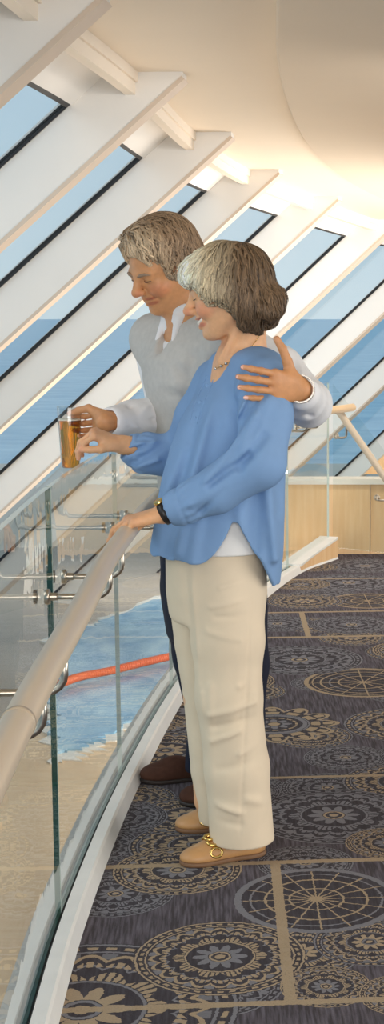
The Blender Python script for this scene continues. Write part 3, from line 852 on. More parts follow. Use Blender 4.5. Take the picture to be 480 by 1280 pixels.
# ---- heads, hands, shoes ------------------------------------------------
def head_frame(yaw, pitch, roll=0):
    # yaw: world angle of the facing direction in plan; pitch > 0 looks down. columns: forward, left, up
    f = np.array([math.cos(yaw)*math.cos(pitch), math.sin(yaw)*math.cos(pitch), -math.sin(pitch)])
    l = np.array([-math.sin(yaw), math.cos(yaw), 0.0]); u = np.cross(f,l)
    if roll: l,u = l*math.cos(roll)+u*math.sin(roll), u*math.cos(roll)-l*math.sin(roll)
    return np.stack([f,l,u],1)
def add_head(G, c, R, s, male):
    c = A3(c).astype(np.float64)
    def p(x,y,z): return c+R@(np.array([x,y,z])*s)
    def E(x,y,z,rx,ry,rz,k,sub=False,tilt=None):
        G.ell(p(x,y,z),(rx*s,ry*s,rz*s),R if tilt is None else R@tilt,k=k*s,sub=sub)
    def Cn(a,b,ra,rb=None,k=.008,sub=False): G.cone(p(*a),p(*b),ra*s,(rb if rb is not None else ra)*s,k=k*s,sub=sub)
    E(-.014,0,.032,.094,.074,.083,.02)
    E(.030,0,-.015,.054,.062,.085,.03)
    for y in (1,-1):
        Cn((-.008,.054*y,-.050),(.052,.020*y,-.087),.021,.018,k=.03)
        E(.060,.037*y,-.026,.024,.025,.022,.018)                       # raised smiling cheek
        E(.088,.034*y,.008,.013,.016,.009,.012,sub=True)                # socket
        E(.070,.032*y,.006,.0135,.0155,.0115,.004)                      # closed lid / eye bulge
        Cn((.079,.015*y,.021),(.070,.046*y,.022),.0085,.007,k=.012)     # brow ridge
        E(.094,.0115*y,-.026,.010,.0075,.0078,.006)                     # nostril wing
        E(.098,.006*y,-.033,.0045,.0032,.003,.003,sub=True)             # nostril
        E(-.006,.073*y,-.006,.019,.007,.030,.006)                       # ear
        E(-.002,.081*y,-.002,.010,.005,.016,.005,sub=True)
        E(.002,.073*y,-.033,.008,.006,.008,.005)                        # lobe
        Cn((.090,.019*y,-.030),(.072,.035*y,-.058),.0028,.0022,k=.010,sub=True)  # smile fold
    Cn((.081,0,.018),(.107,0,-.017),.0085,.0105,k=.014)
    E(.1085,0,-.0205,.0115,.0105,.0105,.008)
    E(.069,0,-.089,.018,.020,.016,.016)
    E(.074,0,-.050,.018,.026,.020,.014)                                 # muzzle
    # smiling mouth: two lips bowed up at the corners, an opening between
    for y in (1,-1):
        Cn((.0905,0,-.0475),(.073,.028*y,-.047),.0056,.0028,k=.004)
        Cn((.0855,0,-.0645 if male else -.0665),(.072,.029*y,-.048),.0066,.0028,k=.004)
    for y in (1,-1):
        Cn((.0935,0,-.0550),(.079,.026*y,-.0485),.0034 if male else .0068,.0022 if male else .0040,k=.003,sub=True)
    return p
def head_tone(V, c, R, s, skin, lip, flush):
    q = (V-np.asarray(c,dtype=np.float64))@R/s
    col = np.tile(LC(skin),(len(V),1)).astype(np.float32)
    def blend(cen, rad, rgb, a):
        d = (((q-np.array(cen))/np.array(rad))**2).sum(1); w = (np.clip(1.6-d,0,1)*a)[:,None].astype(np.float32)
        col[:] = col*(1-w)+LC(rgb)*w
    for y in (1,-1):
        blend((.062,.042*y,-.028),(.035,.026,.022),flush,.55)
        blend((-.006,.076*y,-.01),(.02,.014,.034),flush,.5)
        blend((.078,.016*y,-.0475),(.022,.016,.0055),lip,.75)
        blend((.078,.016*y,-.062),(.020,.015,.006),lip,.75)
    blend((.106,0,-.024),(.014,.018,.014),flush,.6)
    return col
def add_hand(G, wrist, d, n, thumb, sc, curls, spread=(.10,.02,-.05,-.13), th=None, wr=.024, pal=1.0):
    # d: along the palm, n: out of the palm, thumb: roughly towards the thumb
    d = A3(d).astype(float); d/=np.linalg.norm(d); n = A3(n).astype(float); n -= d*(n@d); n/=np.linalg.norm(n)
    sd = np.cross(d,n); sd = sd if sd@A3(thumb)>0 else -sd
    w = A3(wrist).astype(float); K=[]
    for i in range(4):
        k = w+sc*(d*(.088,.092,.087,.078)[i]*pal+sd*(.029,.0095,-.0105,-.029)[i]-n*(.002,.004,.003,0)[i]); K.append(k)
        st = w+sc*(d*.010+sd*(.016,.006,-.005,-.015)[i])
        G.cone(st,k,.0145*sc,.0110*sc,k=.012*sc)
    G.cone(K[0],K[3],.0095*sc,.0088*sc,k=.01*sc)
    mid = w+sc*d*.045; G.ell(mid+n*sc*.004,(.036*sc,.034*sc,.0125*sc),np.stack([d,sd,n],1),k=.014*sc)
    tips=[]
    for i in range(4):
        L = ((.041,.025,.020),(.045,.028,.021),(.042,.026,.020),(.033,.020,.018))[i]; r=(.0085,.0088,.0083,.0073)[i]
        a = 0; q = K[i].copy(); base = d+sd*spread[i]; base/=np.linalg.norm(base)
        for j in range(3):
            a += math.radians(curls[i][j]); v = base*math.cos(a)+n*math.sin(a)
            q2 = q+v*L[j]*sc
            G.cone(q,q2,r*(1,.94,.86)[j]*sc,r*(.94,.86,.74)[j]*sc,k=.0035*sc)
            G.ell(q2-v*0,(r*.97*sc,)*3,k=.003*sc) if j<2 else None
            q = q2
        tips.append((q,v,n*math.cos(a)-base*math.sin(a)))
    t0 = w+sc*(d*.024+sd*.022+n*.006)
    th = th or [(.55,.75,.25),(.8,.5,.3),(.95,.2,.3)]
    q = t0; rr=(.0155,.0115,.0100,.0085); TL=(.042,.032,.026)
    for j in range(3):
        v = d*th[j][0]+sd*th[j][1]+n*th[j][2]; v/=np.linalg.norm(v); q2=q+v*TL[j]*sc
        G.cone(q,q2,rr[j]*sc,rr[j+1]*sc,k=(.016,.005,.004)[j]*sc); q=q2
    tips.append((q,v,None))
    return K,tips
# ------------------------------------------------------------------ hair: a shell with locks combed over it
def hair_mesh(name, H, c, R, s, n, whorl, length, tones, parent, mat, h=.0035, wave=.004, r0=.0055, lift=.003, seed=1, keep=None, limit=None, spread=1.0, flick=0.0, swirl=0.0, gro=.0022):
    rng = np.random.default_rng(seed)
    def groove(P, D):
        q = (P-A3(c))@R.astype(np.float32)/s
        az = np.arctan2(q[:,1], q[:,0]+.03)
        rad = np.sqrt(q[:,1]**2+(q[:,0]+.03)**2)
        return D-gro*np.sin(az*34+7*np.sin(q[:,2]*38+az*3))*np.clip(rad/.03,0,1)-.0016*fbm(P,95,5)-.0032*fbm(P,48,6)
    H.post.append(groove)
    V,Q = H.mesh(h)
    H.post.pop()
    def tone(V, j):
        q = (V-np.asarray(c))@R/s
        return tones(q, j)
    allV=[V]; allQ=[np.concatenate([Q[:,[0,1,2]],Q[:,[0,2,3]]])]; allC=[tone(V, .35*fbm(V.astype(np.float32)@np.diag([1,1,1]).astype(np.float32),140,9))]
    # roots on the shell
    pick = rng.choice(len(V), size=n*3, replace=False); P = V[pick].copy()
    q = (P-np.asarray(c))@R/s
    m = keep(q); P = P[m][:n]; q=q[m][:n]; n = len(P)
    W = np.asarray(c)+R@(np.array(whorl)*s)
    def grad(P):
        e=.002; g=np.stack([(H.eval(P+np.eye(3)[i]*e)-H.eval(P-np.eye(3)[i]*e)) for i in range(3)],1)
        return g/np.maximum(np.linalg.norm(g,axis=1,keepdims=True),1e-6)
    steps=9; L = length(q)*s*rng.uniform(.7,1.25,n); ph=rng.uniform(0,6.28,n); wv=rng.uniform(.5,1.4,n)
    path=[]; X=P.copy(); jit=rng.normal(0,.22,(n,3))
    for i in range(steps):
        g = grad(X); d = H.eval(X); X = X-g*(d[:,None]-lift*(.3+1.2*math.sin(PI*min(i/steps*1.0,1))))*(1 if flick==0 or i<steps-3 else .35)
        path.append(X.copy())
        out = X-W; down = np.array([0,0,-1.0])*np.clip(np.linalg.norm(out,axis=1)/(.11*s),0,1)[:,None]*1.0
        dr = out/np.maximum(np.linalg.norm(out,axis=1,keepdims=True),1e-6)*spread+down+jit
        dr -= g*(dr*g).sum(1,keepdims=True); dr/=np.maximum(np.linalg.norm(dr,axis=1,keepdims=True),1e-6)
        side=np.cross(dr,g)
        fl = flick*max(0,(i-steps+4)/3) if flick else 0
        Xp = X.copy()
        X = X+(dr+swirl*side)*(L/steps)[:,None]+side*(wave*wv*np.cos(i*1.1+ph))[:,None]+g*(fl*L/steps)[:,None]+(np.array([0,0,1.0])*fl*L[:,None]/steps*.6)
        if limit is not None:
            bad = ~limit((X-np.asarray(c))@R/s); X[bad] = Xp[bad]+.15*(X[bad]-Xp[bad])*np.array([1,1,0])
    path=np.stack(path,1)                      # n, steps, 3
    seg=5; ang=np.arange(seg)*2*PI/seg
    T = np.gradient(path,axis=1); T/=np.maximum(np.linalg.norm(T,axis=2,keepdims=True),1e-9)
    G_ = grad(path.reshape(-1,3)).reshape(path.shape); Sd=np.cross(T,G_); Sd/=np.maximum(np.linalg.norm(Sd,axis=2,keepdims=True),1e-9); U=np.cross(Sd,T)
    rad = r0*s*np.array([.55,.9,1,1,.95,.85,.7,.5,.12])[None,:,None]*rng.uniform(.5,1.2,(n,1,1))
    ringV = path[:,:,None,:]+rad[...,None]*(Sd[:,:,None,:]*np.cos(ang)[None,None,:,None]*1.25+U[:,:,None,:]*np.sin(ang)[None,None,:,None]*.62)
    LV=ringV.reshape(-1,3)
    base=(np.arange(n)*steps*seg)[:,None,None]; i_=np.arange(steps-1)[None,:,None]*seg; j_=np.arange(seg)[None,None,:]; k_=(np.arange(seg)+1)%seg
    a=base+i_+j_; b=base+i_+k_[None,None,:]; qd=np.stack([a,b,b+seg,a+seg],-1).reshape(-1,4)
    off=len(V); tri=np.concatenate([qd[:,[0,1,2]],qd[:,[0,2,3]]])+off
    lc = tone(LV, np.repeat(rng.normal(0,.55,n),steps*seg))
    allV.append(LV); allQ.append(tri); allC.append(lc)
    return np_mesh(name, np.concatenate(allV), np.concatenate(allQ), mat, parent, np.concatenate(allC))

M['hair'] = tone_mat('hair', .5, spec=.35, mottle=.12, mscale=300)
M['skin'] = tone_mat('skin', .48, sss=.12, bump=.25, bscale=420, spec=.4, mottle=.05, mscale=90)
M['teeth'] = simple('teeth', (236,228,214), .25)
M['blouse'] = simple('blue_blouse', (126,158,198), .75, noise=.02, nscale=30, bump=.12, bscale=900, spec=.2)
M['undershirt'] = simple('white_undershirt', (232,228,224), .8)
M['khaki'] = simple('beige_trousers', (226,207,181), .85, noise=.03, nscale=12, bump=.15, bscale=700, spec=.15)
M['loafer'] = simple('tan_loafer', (190,142,92), .42, noise=.05, nscale=18)
M['sole'] = simple('brown_sole', (122,88,60), .6)
M['gold'] = simple('gold', (222,186,112), .25, metal=1.0)
M['silver'] = simple('silver', (200,196,190), .25, metal=1.0)
M['strap'] = simple('black_strap', (30,26,26), .45)

def shoe(name, heel, ang, L, wd, hgt, mat, solemat, parent, top=.62, h=.0032, extra=None):
    # heel: back of the shoe on the floor; ang: plan direction of the toe
    f=np.array([math.cos(ang),math.sin(ang),0]); l=np.array([-f[1],f[0],0]); o=A3(heel).astype(float)
    def p(x,y,z): return o+f*x*L+l*y*wd+np.array([0,0,z*hgt])
    R=np.stack([f,l,[0,0,1]],1)
    G=Sdf()
    G.ell(p(.78,0,.30),(.235*L,.47*wd,.42*hgt),R,k=.01)
    G.ell(p(.50,0,.36),(.30*L,.40*wd,.50*hgt),R,k=.03)
    G.ell(p(.17,0,.42),(.175*L,.37*wd,.62*hgt),R,k=.03)
    G.ell(p(.62,0,.52),(.16*L,.33*wd,.42*hgt),R,k=.02)
    G.ell(p(.25,0,1.15),(.22*L,.27*wd,.62*hgt),R,k=.008,sub=True)
    def flat(P,D):
        q=P[:,2]; d=smax(D,-(q-.012),.004)
        x=((P-o.astype(np.float32))@f.astype(np.float32))/L; y=np.abs((P-o.astype(np.float32))@l.astype(np.float32))/wd
        seam=np.exp(-((np.sqrt(((x-.74)/.155)**2+(y/.29)**2)-1)/.05)**2)*(x>.6)*(P[:,2]>.35*hgt)
        return d+.0014*seam
    G.post.append(flat)
    V,Q=G.mesh(h); sh=np_mesh(name,V,Q,mat,parent)
    S2=Sdf(); 
    S2.ell(p(.78,0,.1),(.24*L,.49*wd,.3*hgt),R,k=.01).ell(p(.5,0,.1),(.33*L,.40*wd,.3*hgt),R,k=.03).ell(p(.17,0,.1),(.185*L,.39*wd,.3*hgt),R,k=.03)
    def fl2(P,D): return smax(smax(D,P[:,2]-.014,.002),-(P[:,2]-.0005),.001)
    S2.post.append(fl2); V,Q=S2.mesh(h); np_mesh('sole',V,Q,solemat,sh)
    return sh,p,R

# =================================================================== the woman
WF = np.array([-.90,-.436,0]); WL = np.array([.436,-.90,0])        # her facing and her left
def make_woman():
    Gb = Sdf()
    hc = at(283,366,3.83); hs=1.0
    R = head_frame(math.atan2(-.03,-1), math.radians(15), math.radians(0))
    hp = add_head(Gb, hc, R, hs, False)
    nb = at(300,446,3.865); C=lambda x,y,Y: at(x,y,Y)
    Gb.cone(hp(-.042,0,-.040), at(307,448,3.865), .050, .055, k=.012)
    for a,b in ((hp(-.035,.04,-.06), at(276,452,3.80)),): Gb.cone(a,b,.010,.008,k=.02)
    # torso, hidden by the clothes
    shN, shF = at(333,474,3.71), at(272,478,4.0)
    Gb.chain([shF, nb+Vector((0,0,-.055)), shN],[.045,.055,.045],k=.04)
    Gb.chain([nb+Vector((0,0,-.03)), at(296,520,3.86), at(284,610,3.87), at(270,700,3.88)],[.055,.08,.085,.085],k=.05)
    Gb.cone(at(300,450,3.86), at(296,478,3.86), .052,.055,k=.03)
    legN=[at(283,720,3.79),at(288,880,3.79),at(298,1030,3.81)]; legF=[at(258,720,3.96),at(256,870,3.965),at(262,1000,3.98)]
    for Lg in (legN,legF): Gb.chain(Lg,[.068,.055,.042],k=.02)
    footN=[Vector((Lg.x,Lg.y,.05)) for Lg in (legN[2],)][0]
    for Lg,hl,an in ((legN[2],atz(331,1066,0),math.radians(203)),(legF[2],atz(318,1032,0),math.radians(190))):
        fd=Vector((math.cos(an),math.sin(an),0)); Gb.chain([Lg,hl+fd*.055+Vector((0,0,.05)),hl+fd*.16+Vector((0,0,.026))],[.038,.027,.015],k=.012)
    # arms
    elN, wrN = at(324,578,3.60), at(204,642,3.625)
    elF, wrF = at(228,568,4.10), at(153,556,4.03)
    Gb.chain([shN,elN,wrN],[.040,.028,.026],k=.02,); Gb.chain([shF,elF,wrF],[.040,.030,.027],k=.02)
    # hand on the handrail
    dN = at(150,655,3.60)-wrN
    K1,t1 = add_hand(Gb, wrN+dN.normalized()*.004, dN, (-.10,.0,-1), (.1,1,0), .94, [(24,30,20),(26,32,20),(28,32,22),(32,34,22)], th=[(.6,.75,.35),(.85,.3,.5),(.95,.1,.4)])
    dF = at(114,541,4.0)-wrF
    K2,t2 = add_hand(Gb, wrF+dF.normalized()*.004, dF, (-.15,.25,-1), (0,-1,-.25), .94, [(58,34,18),(62,36,18),(66,38,20),(70,38,20)], th=[(.68,.42,.34),(.90,.0,.42),(.90,-.12,.42)])
    V,Q = Gb.mesh(.0027)
    col = head_tone(V,np.array(hc),R,hs,(226,172,128),(200,114,96),(222,140,108))
    # hands a little redder towards the knuckles and the fingertips
    for K,T in ((K1,t1),(K2,t2)):
        for k in K: w=np.exp(-((V-k)**2).sum(1)/.012**2)[:,None]*.35; col=col*(1-w)+LC((214,146,122))*w
        for t_,v_,n_ in T: w=np.exp(-((V-t_)**2).sum(1)/.012**2)[:,None]*.5; col=col*(1-w)+LC((220,140,122))*w
    P = np_mesh('person',V,Q,M['skin'],None,col)
    tag(P,'woman in a blue blouse and beige trousers, hand on the rail, smiling left','person')
    # nails
    M['nail']=simple('nail',(232,180,162),.3)
    for T in (t1,t2):
        for t_,v_,n_ in T[:4]:
            nn=-np.array(n_); c=np.array(t_)+nn*.0052; s_=np.cross(v_,nn); mb=MB()
            mb.add([Vector(c+v_*a*.005+s_*b*.0042-nn*(abs(b)*.0012)) for a,b in ((-1,-.8),(-1,0),(-1,.8),(.3,1),(1,.5),(1,-.5),(.3,-1))],[(0,1,2,3,4,5,6)])
            mb.build('fingernail',M['nail'],P)
    # teeth and eyes
    G=Sdf()
    for y in (1,-1): G.cone(hp(.0870,0,-.0560),hp(.0775,.0225*y,-.0500),.0056,.0042,k=.002)
    V,Q=G.mesh(.0012); np_mesh('teeth',V,Q,M['teeth'],P)
    M['lash']=simple('lash',(84,64,56),.7); M['brow_w']=simple('brow_grey',(168,146,126),.8)
    for y in (1,-1):
        mb=MB(); mb.tube([hp(.0815,.020*y,.003),hp(.0845,.028*y,.0025),hp(.0825,.037*y,.0025),hp(.0765,.046*y,.004)],lambda i:(.0007,.0014,.0014,.0006)[i],8); mb.build('eyelashes',M['lash'],P,smooth=True)
        mb=MB(); mb.tube([hp(.0875,.014*y,.024),hp(.0865,.026*y,.0295),hp(.080,.038*y,.030),hp(.071,.049*y,.025)],lambda i:(.002,.003,.0026,.001)[i],8); mb.build('eyebrow',M['brow_w'],P,smooth=True)
    # ---- hair
    R0 = head_frame(math.atan2(-.03,-1),0); H=Sdf(); c0=np.array(hc)
    def p0(x,y,z): return c0+R0@np.array([x,y,z])
    H.ell(p0(-.014,0,.036),(.102,.089,.095),R0,k=.02)
    H.ell(p0(.050,-.01,.050),(.050,.078,.044),R0,k=.03)
    H.ell(p0(.088,.0,.042),(.026,.060,.034),R0,k=.02)
    for y in (1,-1):
        H.ell(p0(.030,.066*y,.010),(.042,.026,.046),R0,k=.02)
        H.ell(p0(-.02,.072*y,.0),(.045,.027,.05),R0,k=.02)
        H.ell(p0(-.055,.055*y,-.040),(.045,.034,.042),R0,k=.02)
    H.ell(p0(-.064,0,-.016),(.058,.080,.068),R0,k=.02)
    H.ell(p0(-.060,0,-.052),(.050,.064,.032),R0,k=.02)
    for (x0_,z0_,x1_,z1_,yy) in ((-.105,-.03,-.142,-.012,.03),(-.10,-.045,-.138,-.040,.045),(-.085,-.060,-.122,-.068,.03),(-.105,-.02,-.140,.006,.0),(-.06,-.065,-.085,-.090,.05),(-.035,-.060,-.05,-.084,.062),(-.09,-.04,-.128,-.052,.07)):
        H.chain([p0(x0_,yy,z0_),p0((x0_*.45+x1_*.55),yy,z0_*.6+z1_*.4-.006),p0(x1_,yy,z1_)],[.018,.011,.003],k=.012)
    H.ell(p0(-.110,.02,-.018),(.024,.05,.03),R0,k=.02)
    H.ell(p0(.122,0,-.046),(.070,.07,.075),R0,k=.010,sub=True)
    zb_x=np.array([-.045,-.031,-.019,0,.02,.044,.0625,.074,.086,.102,.118,.14]); zb_z=np.array([-.2,-.080,-.052,-.034,-.027,-.028,-.008,.010,.019,.012,.016,.03])
    R0f=R0.astype(np.float32)
    def facecut(P,D):
        q=(P-c0.astype(np.float32))@R0f; return smax(D,np.interp(q[:,0],zb_x,zb_z)-q[:,2],.008)
    H.post.append(facecut)
    def tw(q,j):
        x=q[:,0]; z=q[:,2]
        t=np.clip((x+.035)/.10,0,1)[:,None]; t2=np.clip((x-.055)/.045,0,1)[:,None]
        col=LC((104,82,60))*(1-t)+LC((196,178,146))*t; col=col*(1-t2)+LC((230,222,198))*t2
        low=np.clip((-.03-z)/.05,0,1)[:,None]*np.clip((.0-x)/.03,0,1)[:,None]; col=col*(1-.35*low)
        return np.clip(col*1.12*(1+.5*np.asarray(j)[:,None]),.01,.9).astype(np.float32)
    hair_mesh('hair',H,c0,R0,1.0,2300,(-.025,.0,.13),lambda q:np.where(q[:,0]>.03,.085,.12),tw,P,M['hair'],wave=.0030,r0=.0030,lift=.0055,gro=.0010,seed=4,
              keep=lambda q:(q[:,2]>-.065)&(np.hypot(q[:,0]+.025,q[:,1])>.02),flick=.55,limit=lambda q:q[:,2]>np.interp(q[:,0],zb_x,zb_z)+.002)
    # ---- blouse
    B=Sdf(); z_=lambda y: at(280,y,3.86).z
    def st(y,xl,xr,a,Y=3.87):
        w=(xr-xl)/2/F_PX*3.9; b=math.sqrt(max(w*w-(.436*a)**2,.05**2))/.9; cpt=at((xl+xr)/2,y,Y); return (cpt.z,cpt.x,cpt.y,a,b)
    B.loft([st(452,282,338,.125,3.86),st(475,256,352,.165,3.86),st(500,238,358,.18),st(530,222,359,.183),st(560,212,358,.186),st(600,201,357,.192),st(650,192,356,.20),st(690,185,355,.206),st(720,181,352,.21),st(752,180,348,.21)],WF,k=.02)
    B.chain([shF+Vector((0,0,-.008)), at(292,468,3.90), at(322,468,3.80), shN+Vector((0,0,-.016))],[.060,.060,.060,.064],k=.045)
    B.chain([shN+Vector((0,.0,-.016)),at(332,522,3.655),elN,at(270,612,3.61),at(228,632,3.622)],[.066,.066,.064,.057,.046],k=.018)
    B.cone(at(228,632,3.622),at(219,635.5,3.624),.046,.040,k=.012); B.cone(at(214,637,3.625),at(196,646,3.63),.031,.040,k=.003,sub=True)
    B.chain([shF,at(248,522,4.04),elF+Vector((0,0,-.008)),at(180,566,4.055)],[.062,.062,.062,.056],k=.02)
    B.cone(at(180,566,4.055),at(166,562,4.04),.054,.042,k=.012); B.cone(at(160,559,4.036),at(142,551,4.025),.032,.046,k=.003,sub=True)
    # neckline: cut a rounded opening with a V slit at the front
    B.cone(at(305,424,3.865),at(308,380,3.86),.060,.11,k=.005,sub=True)
    B.cone(at(289,436,3.84),at(262,468,3.74),.034,.007,k=.005,sub=True)
    Wt=[]
    def f_(x0,y0,x1,y1,Y,am,wd,Y1=None): Wt.append((at(x0,y0,Y),at(x1,y1,Y1 or Y),am,wd))
    for a in ((318,520,258,600,3.57,.005,.012),(330,545,300,585,3.55,-.006,.010),(312,570,262,605,3.56,-.005,.010),(290,600,238,630,3.58,.004,.009),(335,500,318,560,3.60,.004,.012),(300,590,250,640,3.58,-.004,.008),
              (345,520,352,640,3.75,-.006,.016),(335,600,345,700,3.72,.006,.016),(320,610,318,690,3.69,-.006,.014),(300,640,296,700,3.70,.004,.012),
              (262,500,222,690,3.70,.006,.020),(245,520,205,690,3.75,-.006,.018),(235,560,196,640,3.80,.005,.016),(272,530,250,590,3.66,-.006,.014),(250,640,240,700,3.70,.005,.016),(225,650,216,700,3.74,-.004,.014),
              (300,470,262,560,3.66,.004,.014),(318,500,282,560,3.60,-.004,.010),(310,490,286,545,3.60,.004,.008),(325,505,302,560,3.57,.003,.008),
              (200,560,165,580,4.0,-.005,.008),(205,550,170,556,4.0,.004,.007),(188,552,160,566,4.0,-.003,.006),(198,575,172,584,4.0,.004,.008)): f_(*a)
    B.post.append(folds(Wt,3.0))
    gx=[(at(222,634,3.62),at(240,628,3.62)),(at(165,560,4.05),at(180,564,4.05))]
    def gather(P,D):                           # gathered cuffs, hem with a side slit and long tail, hollow inside
        D=D-.0012*fbm(P,38,11)
        for a,b in gx:
            ax=A3(b-a); ax/=np.linalg.norm(ax); v=P-A3(a); t=v@ax; rd=v-t[:,None]*ax
            e1=np.cross(ax,[0,0,1.0]); e1/=np.linalg.norm(e1); e2=np.cross(ax,e1)
            an=np.arctan2(rd@e2,rd@e1); w=np.exp(-((t-.030)/.016)**2)*(np.linalg.norm(rd,axis=1)<.07)
            D=D-.0024*w*np.sin(an*13+t*60)
            D=D+.004*np.exp(-((t-.012)/.004)**2)*(np.linalg.norm(rd,axis=1)<.06)
        cx=at(271,690,3.87); dx=P[:,0]-cx.x; dy=P[:,1]-cx.y
        ph=np.degrees(np.arctan2(dx*WL[0]+dy*WL[1], dx*WF[0]+dy*WF[1])); aph=np.abs(ph)
        zf=at(215,700,3.74).z; zs=at(297,652,3.68).z; zb=at(335,735,3.76).z
        hem=np.where(aph<80, zf+(zs-zf)*np.clip((aph-52)/28,0,1)**2.5, np.where(aph<84, zs, zs+(zb-zs)*np.clip((aph-84)/38,0,1)**.8)); hem=np.where(ph<-60,zf+.02,hem)
        near=np.hypot(dx,dy)<.30
        hem=np.where(near & (P[:,2]<z_(640)) , hem+.003*np.sin(ph*.21), -9)
        D2=smax(D,hem-P[:,2],.003)
        cav=np.maximum(D+.010, P[:,2]-z_(640))
        return np.where(near,np.maximum(D2,-cav),D2)
    B.post.append(gather)
    V,Q=B.mesh(.0038,smooth=2); bl=np_mesh('blouse',V,Q,M['blouse'],P)
    # placket and buttons
    def surf(G,x,y,Y0=3.3,Y1=4.0):
        ys=np.linspace(Y0,Y1,500); pts=np.array([at(x,y,q)[:] for q in ys]); d=G.eval(pts); k=np.argmax(d<0); return Vector(pts[k]) if d[k]<0 else None
    for off in (-5,5):
        pl=[surf(B,x+off*.9,y+off*.3) for x,y in ((263,472),(257,486),(251,500),(246,514),(242,528))]
        pl=[q+Vector((0,-.0004,0)) for q in pl if q is not None]
        if len(pl)>2: mb=MB(); mb.tube(spline(pl,24),.0020,6); mb.build('placket_seam',M['blouse'],bl,smooth=True)
    for x,y in ((259,482),(250,503),(244,523)):
        q=surf(B,x,y)
        if q is not None: mb=MB(); mb.lathe(q+Vector((0,.001,0)),[(0,.0),(.0045,0),(.005,.001),(.0045,.003),(0,.0026)],14,(-.5,-.85,.1)); mb.build('button',M['blouse'],bl,angle=40)
    # undershirt strip under the hem
    U=Sdf(); U.loft([st(640,204,340,.17),st(680,201,340,.172),st(701,200,339,.174)],WF,k=.01)
    def uh(P,D): return np.maximum(D,at(280,697,3.70).z-P[:,2])
    U.post.append(uh); V,Q=U.mesh(.004); np_mesh('undershirt',V,Q,M['undershirt'],P)
    # ---- trousers
    T=Sdf()
    T.loft([st(660,208,334,.150),st(700,206,334,.155),st(740,206,335,.16),st(775,211,331,.15)],WF,k=.03)
    T.chain([at(281,735,3.80),at(285,800,3.79),at(286,870,3.785),at(296,960,3.80),at(303,1050,3.815)],[.096,.093,.0855,.0835,.086],k=.02)
    T.chain([at(252,740,3.96),at(256,800,3.965),at(265,870,3.97),at(272,960,3.98),at(283,1026,3.985)],[.090,.083,.078,.074,.074],k=.005)
    Wt=[]
    for a in ((236,700,246,860,3.70,.005,.010),(228,720,240,830,3.72,-.006,.009),(250,870,256,960,3.70,.004,.010),(262,860,262,1040,3.70,.003,.012),
              (262,760,320,748,3.70,.0022,.007),(270,772,318,770,3.70,-.002,.007),(258,790,300,800,3.70,.002,.008),(275,735,325,720,3.70,.002,.007),
              (262,895,322,880,3.70,.0035,.010),(265,910,318,900,3.70,-.003,.009),(262,930,300,915,3.70,.003,.009),(300,945,332,930,3.70,.003,.010),(272,965,318,955,3.70,-.0025,.010),
              (318,800,300,900,3.70,-.003,.016),(322,870,328,960,3.71,.003,.012),(268,1010,300,1018,3.71,.004,.010),(270,1030,300,1034,3.71,-.003,.009),(310,1000,335,1010,3.72,.003,.012),(300,860,322,850,3.7,.003,.008),
              (316,700,300,1045,3.72,-.0015,.004)): f_(*a) if False else Wt.append((at(a[0],a[1],a[4]),at(a[2],a[3],a[4]),a[5],a[6]))
    T.post.append(folds(Wt))
    def hemt(P,D):
        D=D-.0010*fbm(P,42,21)
        nearleg=P[:,1]<3.90
        zh=np.where(nearleg, at(300,1052,3.80).z+.06*(P[:,0]-at(300,1052,3.8).x)*0, at(270,1026,3.98).z)
        return np.maximum(D,zh-P[:,2]+.0*D)
    T.post.append(hemt)
    V,Q=T.mesh(.0038,smooth=2); tr=np_mesh('trousers',V,Q,M['khaki'],P)
    # ---- loafers with a gold chain
    for hl,an,Y in ((atz(331,1066,0),math.radians(203),0),(atz(318,1032,0),math.radians(190),1)):
        sh,p,Rr=shoe('shoe',hl,an,.235 if Y==0 else .222,.088,.062,M['loafer'],M['sole'],P)
        mb=MB()
        for i in range(5):
            t=(i-2)/2; cpt=Vector(p(.655-.02*abs(t),t*.40,1.06-.50*t*t)); 
            ring=[]
            axu=Vector(Rr[:,0]); axs=(Vector(p(.60,t*.40+.05,1.06-.50*(t+.1)**2))-Vector(p(.60,t*.40,1.06-.50*t*t))).normalized()
            for q in range(15):
                a=2*PI*q/14; ring.append(cpt+axu*math.cos(a)*.016+axs*math.sin(a)*.012+axu.cross(axs)*(.003 if i%2 else -.002)*math.sin(a))
            mb.tube(ring,.0044,8,caps=False)
        mb.build('gold_chain',M['gold'],sh,smooth=True)
    # ---- wristwatch with a black strap
    ax=(wrN-elN).normalized(); wc=elN+(wrN-elN)*.975
    wt=MB(); nrm=Vector((0,0,1)); nrm=(nrm-ax*nrm.dot(ax)).normalized(); sd=ax.cross(nrm)
    rg=[]
    for i in range(29):
        a=2*PI*i/28; rg.append((math.cos(a),math.sin(a)))
    V=[];n_=28
    for rr,tt in ((.0290,-.0085),(.0315,-.0085),(.0315,.0085),(.0290,.0085)):
        for i in range(n_): a=2*PI*i/n_; V.append(wc+(sd*math.cos(a)+nrm*math.sin(a)*.98)*rr+ax*tt)
    wt.add(V,[(r_*n_+i,r_*n_+(i+1)%n_,((r_+1)%4)*n_+(i+1)%n_,((r_+1)%4)*n_+i) for r_ in range(4) for i in range(n_)])
    wo=wt.build('wristwatch',M['strap'],P,smooth=True)
    mb=MB(); mb.lathe(wc+(nrm*.9-sd*.3).normalized()*.030,[(0,0),(.0125,0),(.0135,.003),(.012,.007),(.010,.0075),(0,.0075)],28,(nrm*.9-sd*.3)); mb.build('watch_case',M['gold'],wo,angle=35)
    # ---- beaded necklace laid over the chest
    mb=MB(); nk=[(335,402),(322,424),(308,440),(292,450),(280,456),(270,461),(262,462),(258,461)]
    pth=[]
    for x,y in nk:
        q=surf(Gb,x,y)
        if q is None: q=at(x,y,3.80)
        pth.append(q+Vector((0,-.004,.001)))
    sp_=spline(pth,40); mb.tube(sp_,.0009,6)
    ne=mb.build('necklace',M['gold'],P,smooth=True)
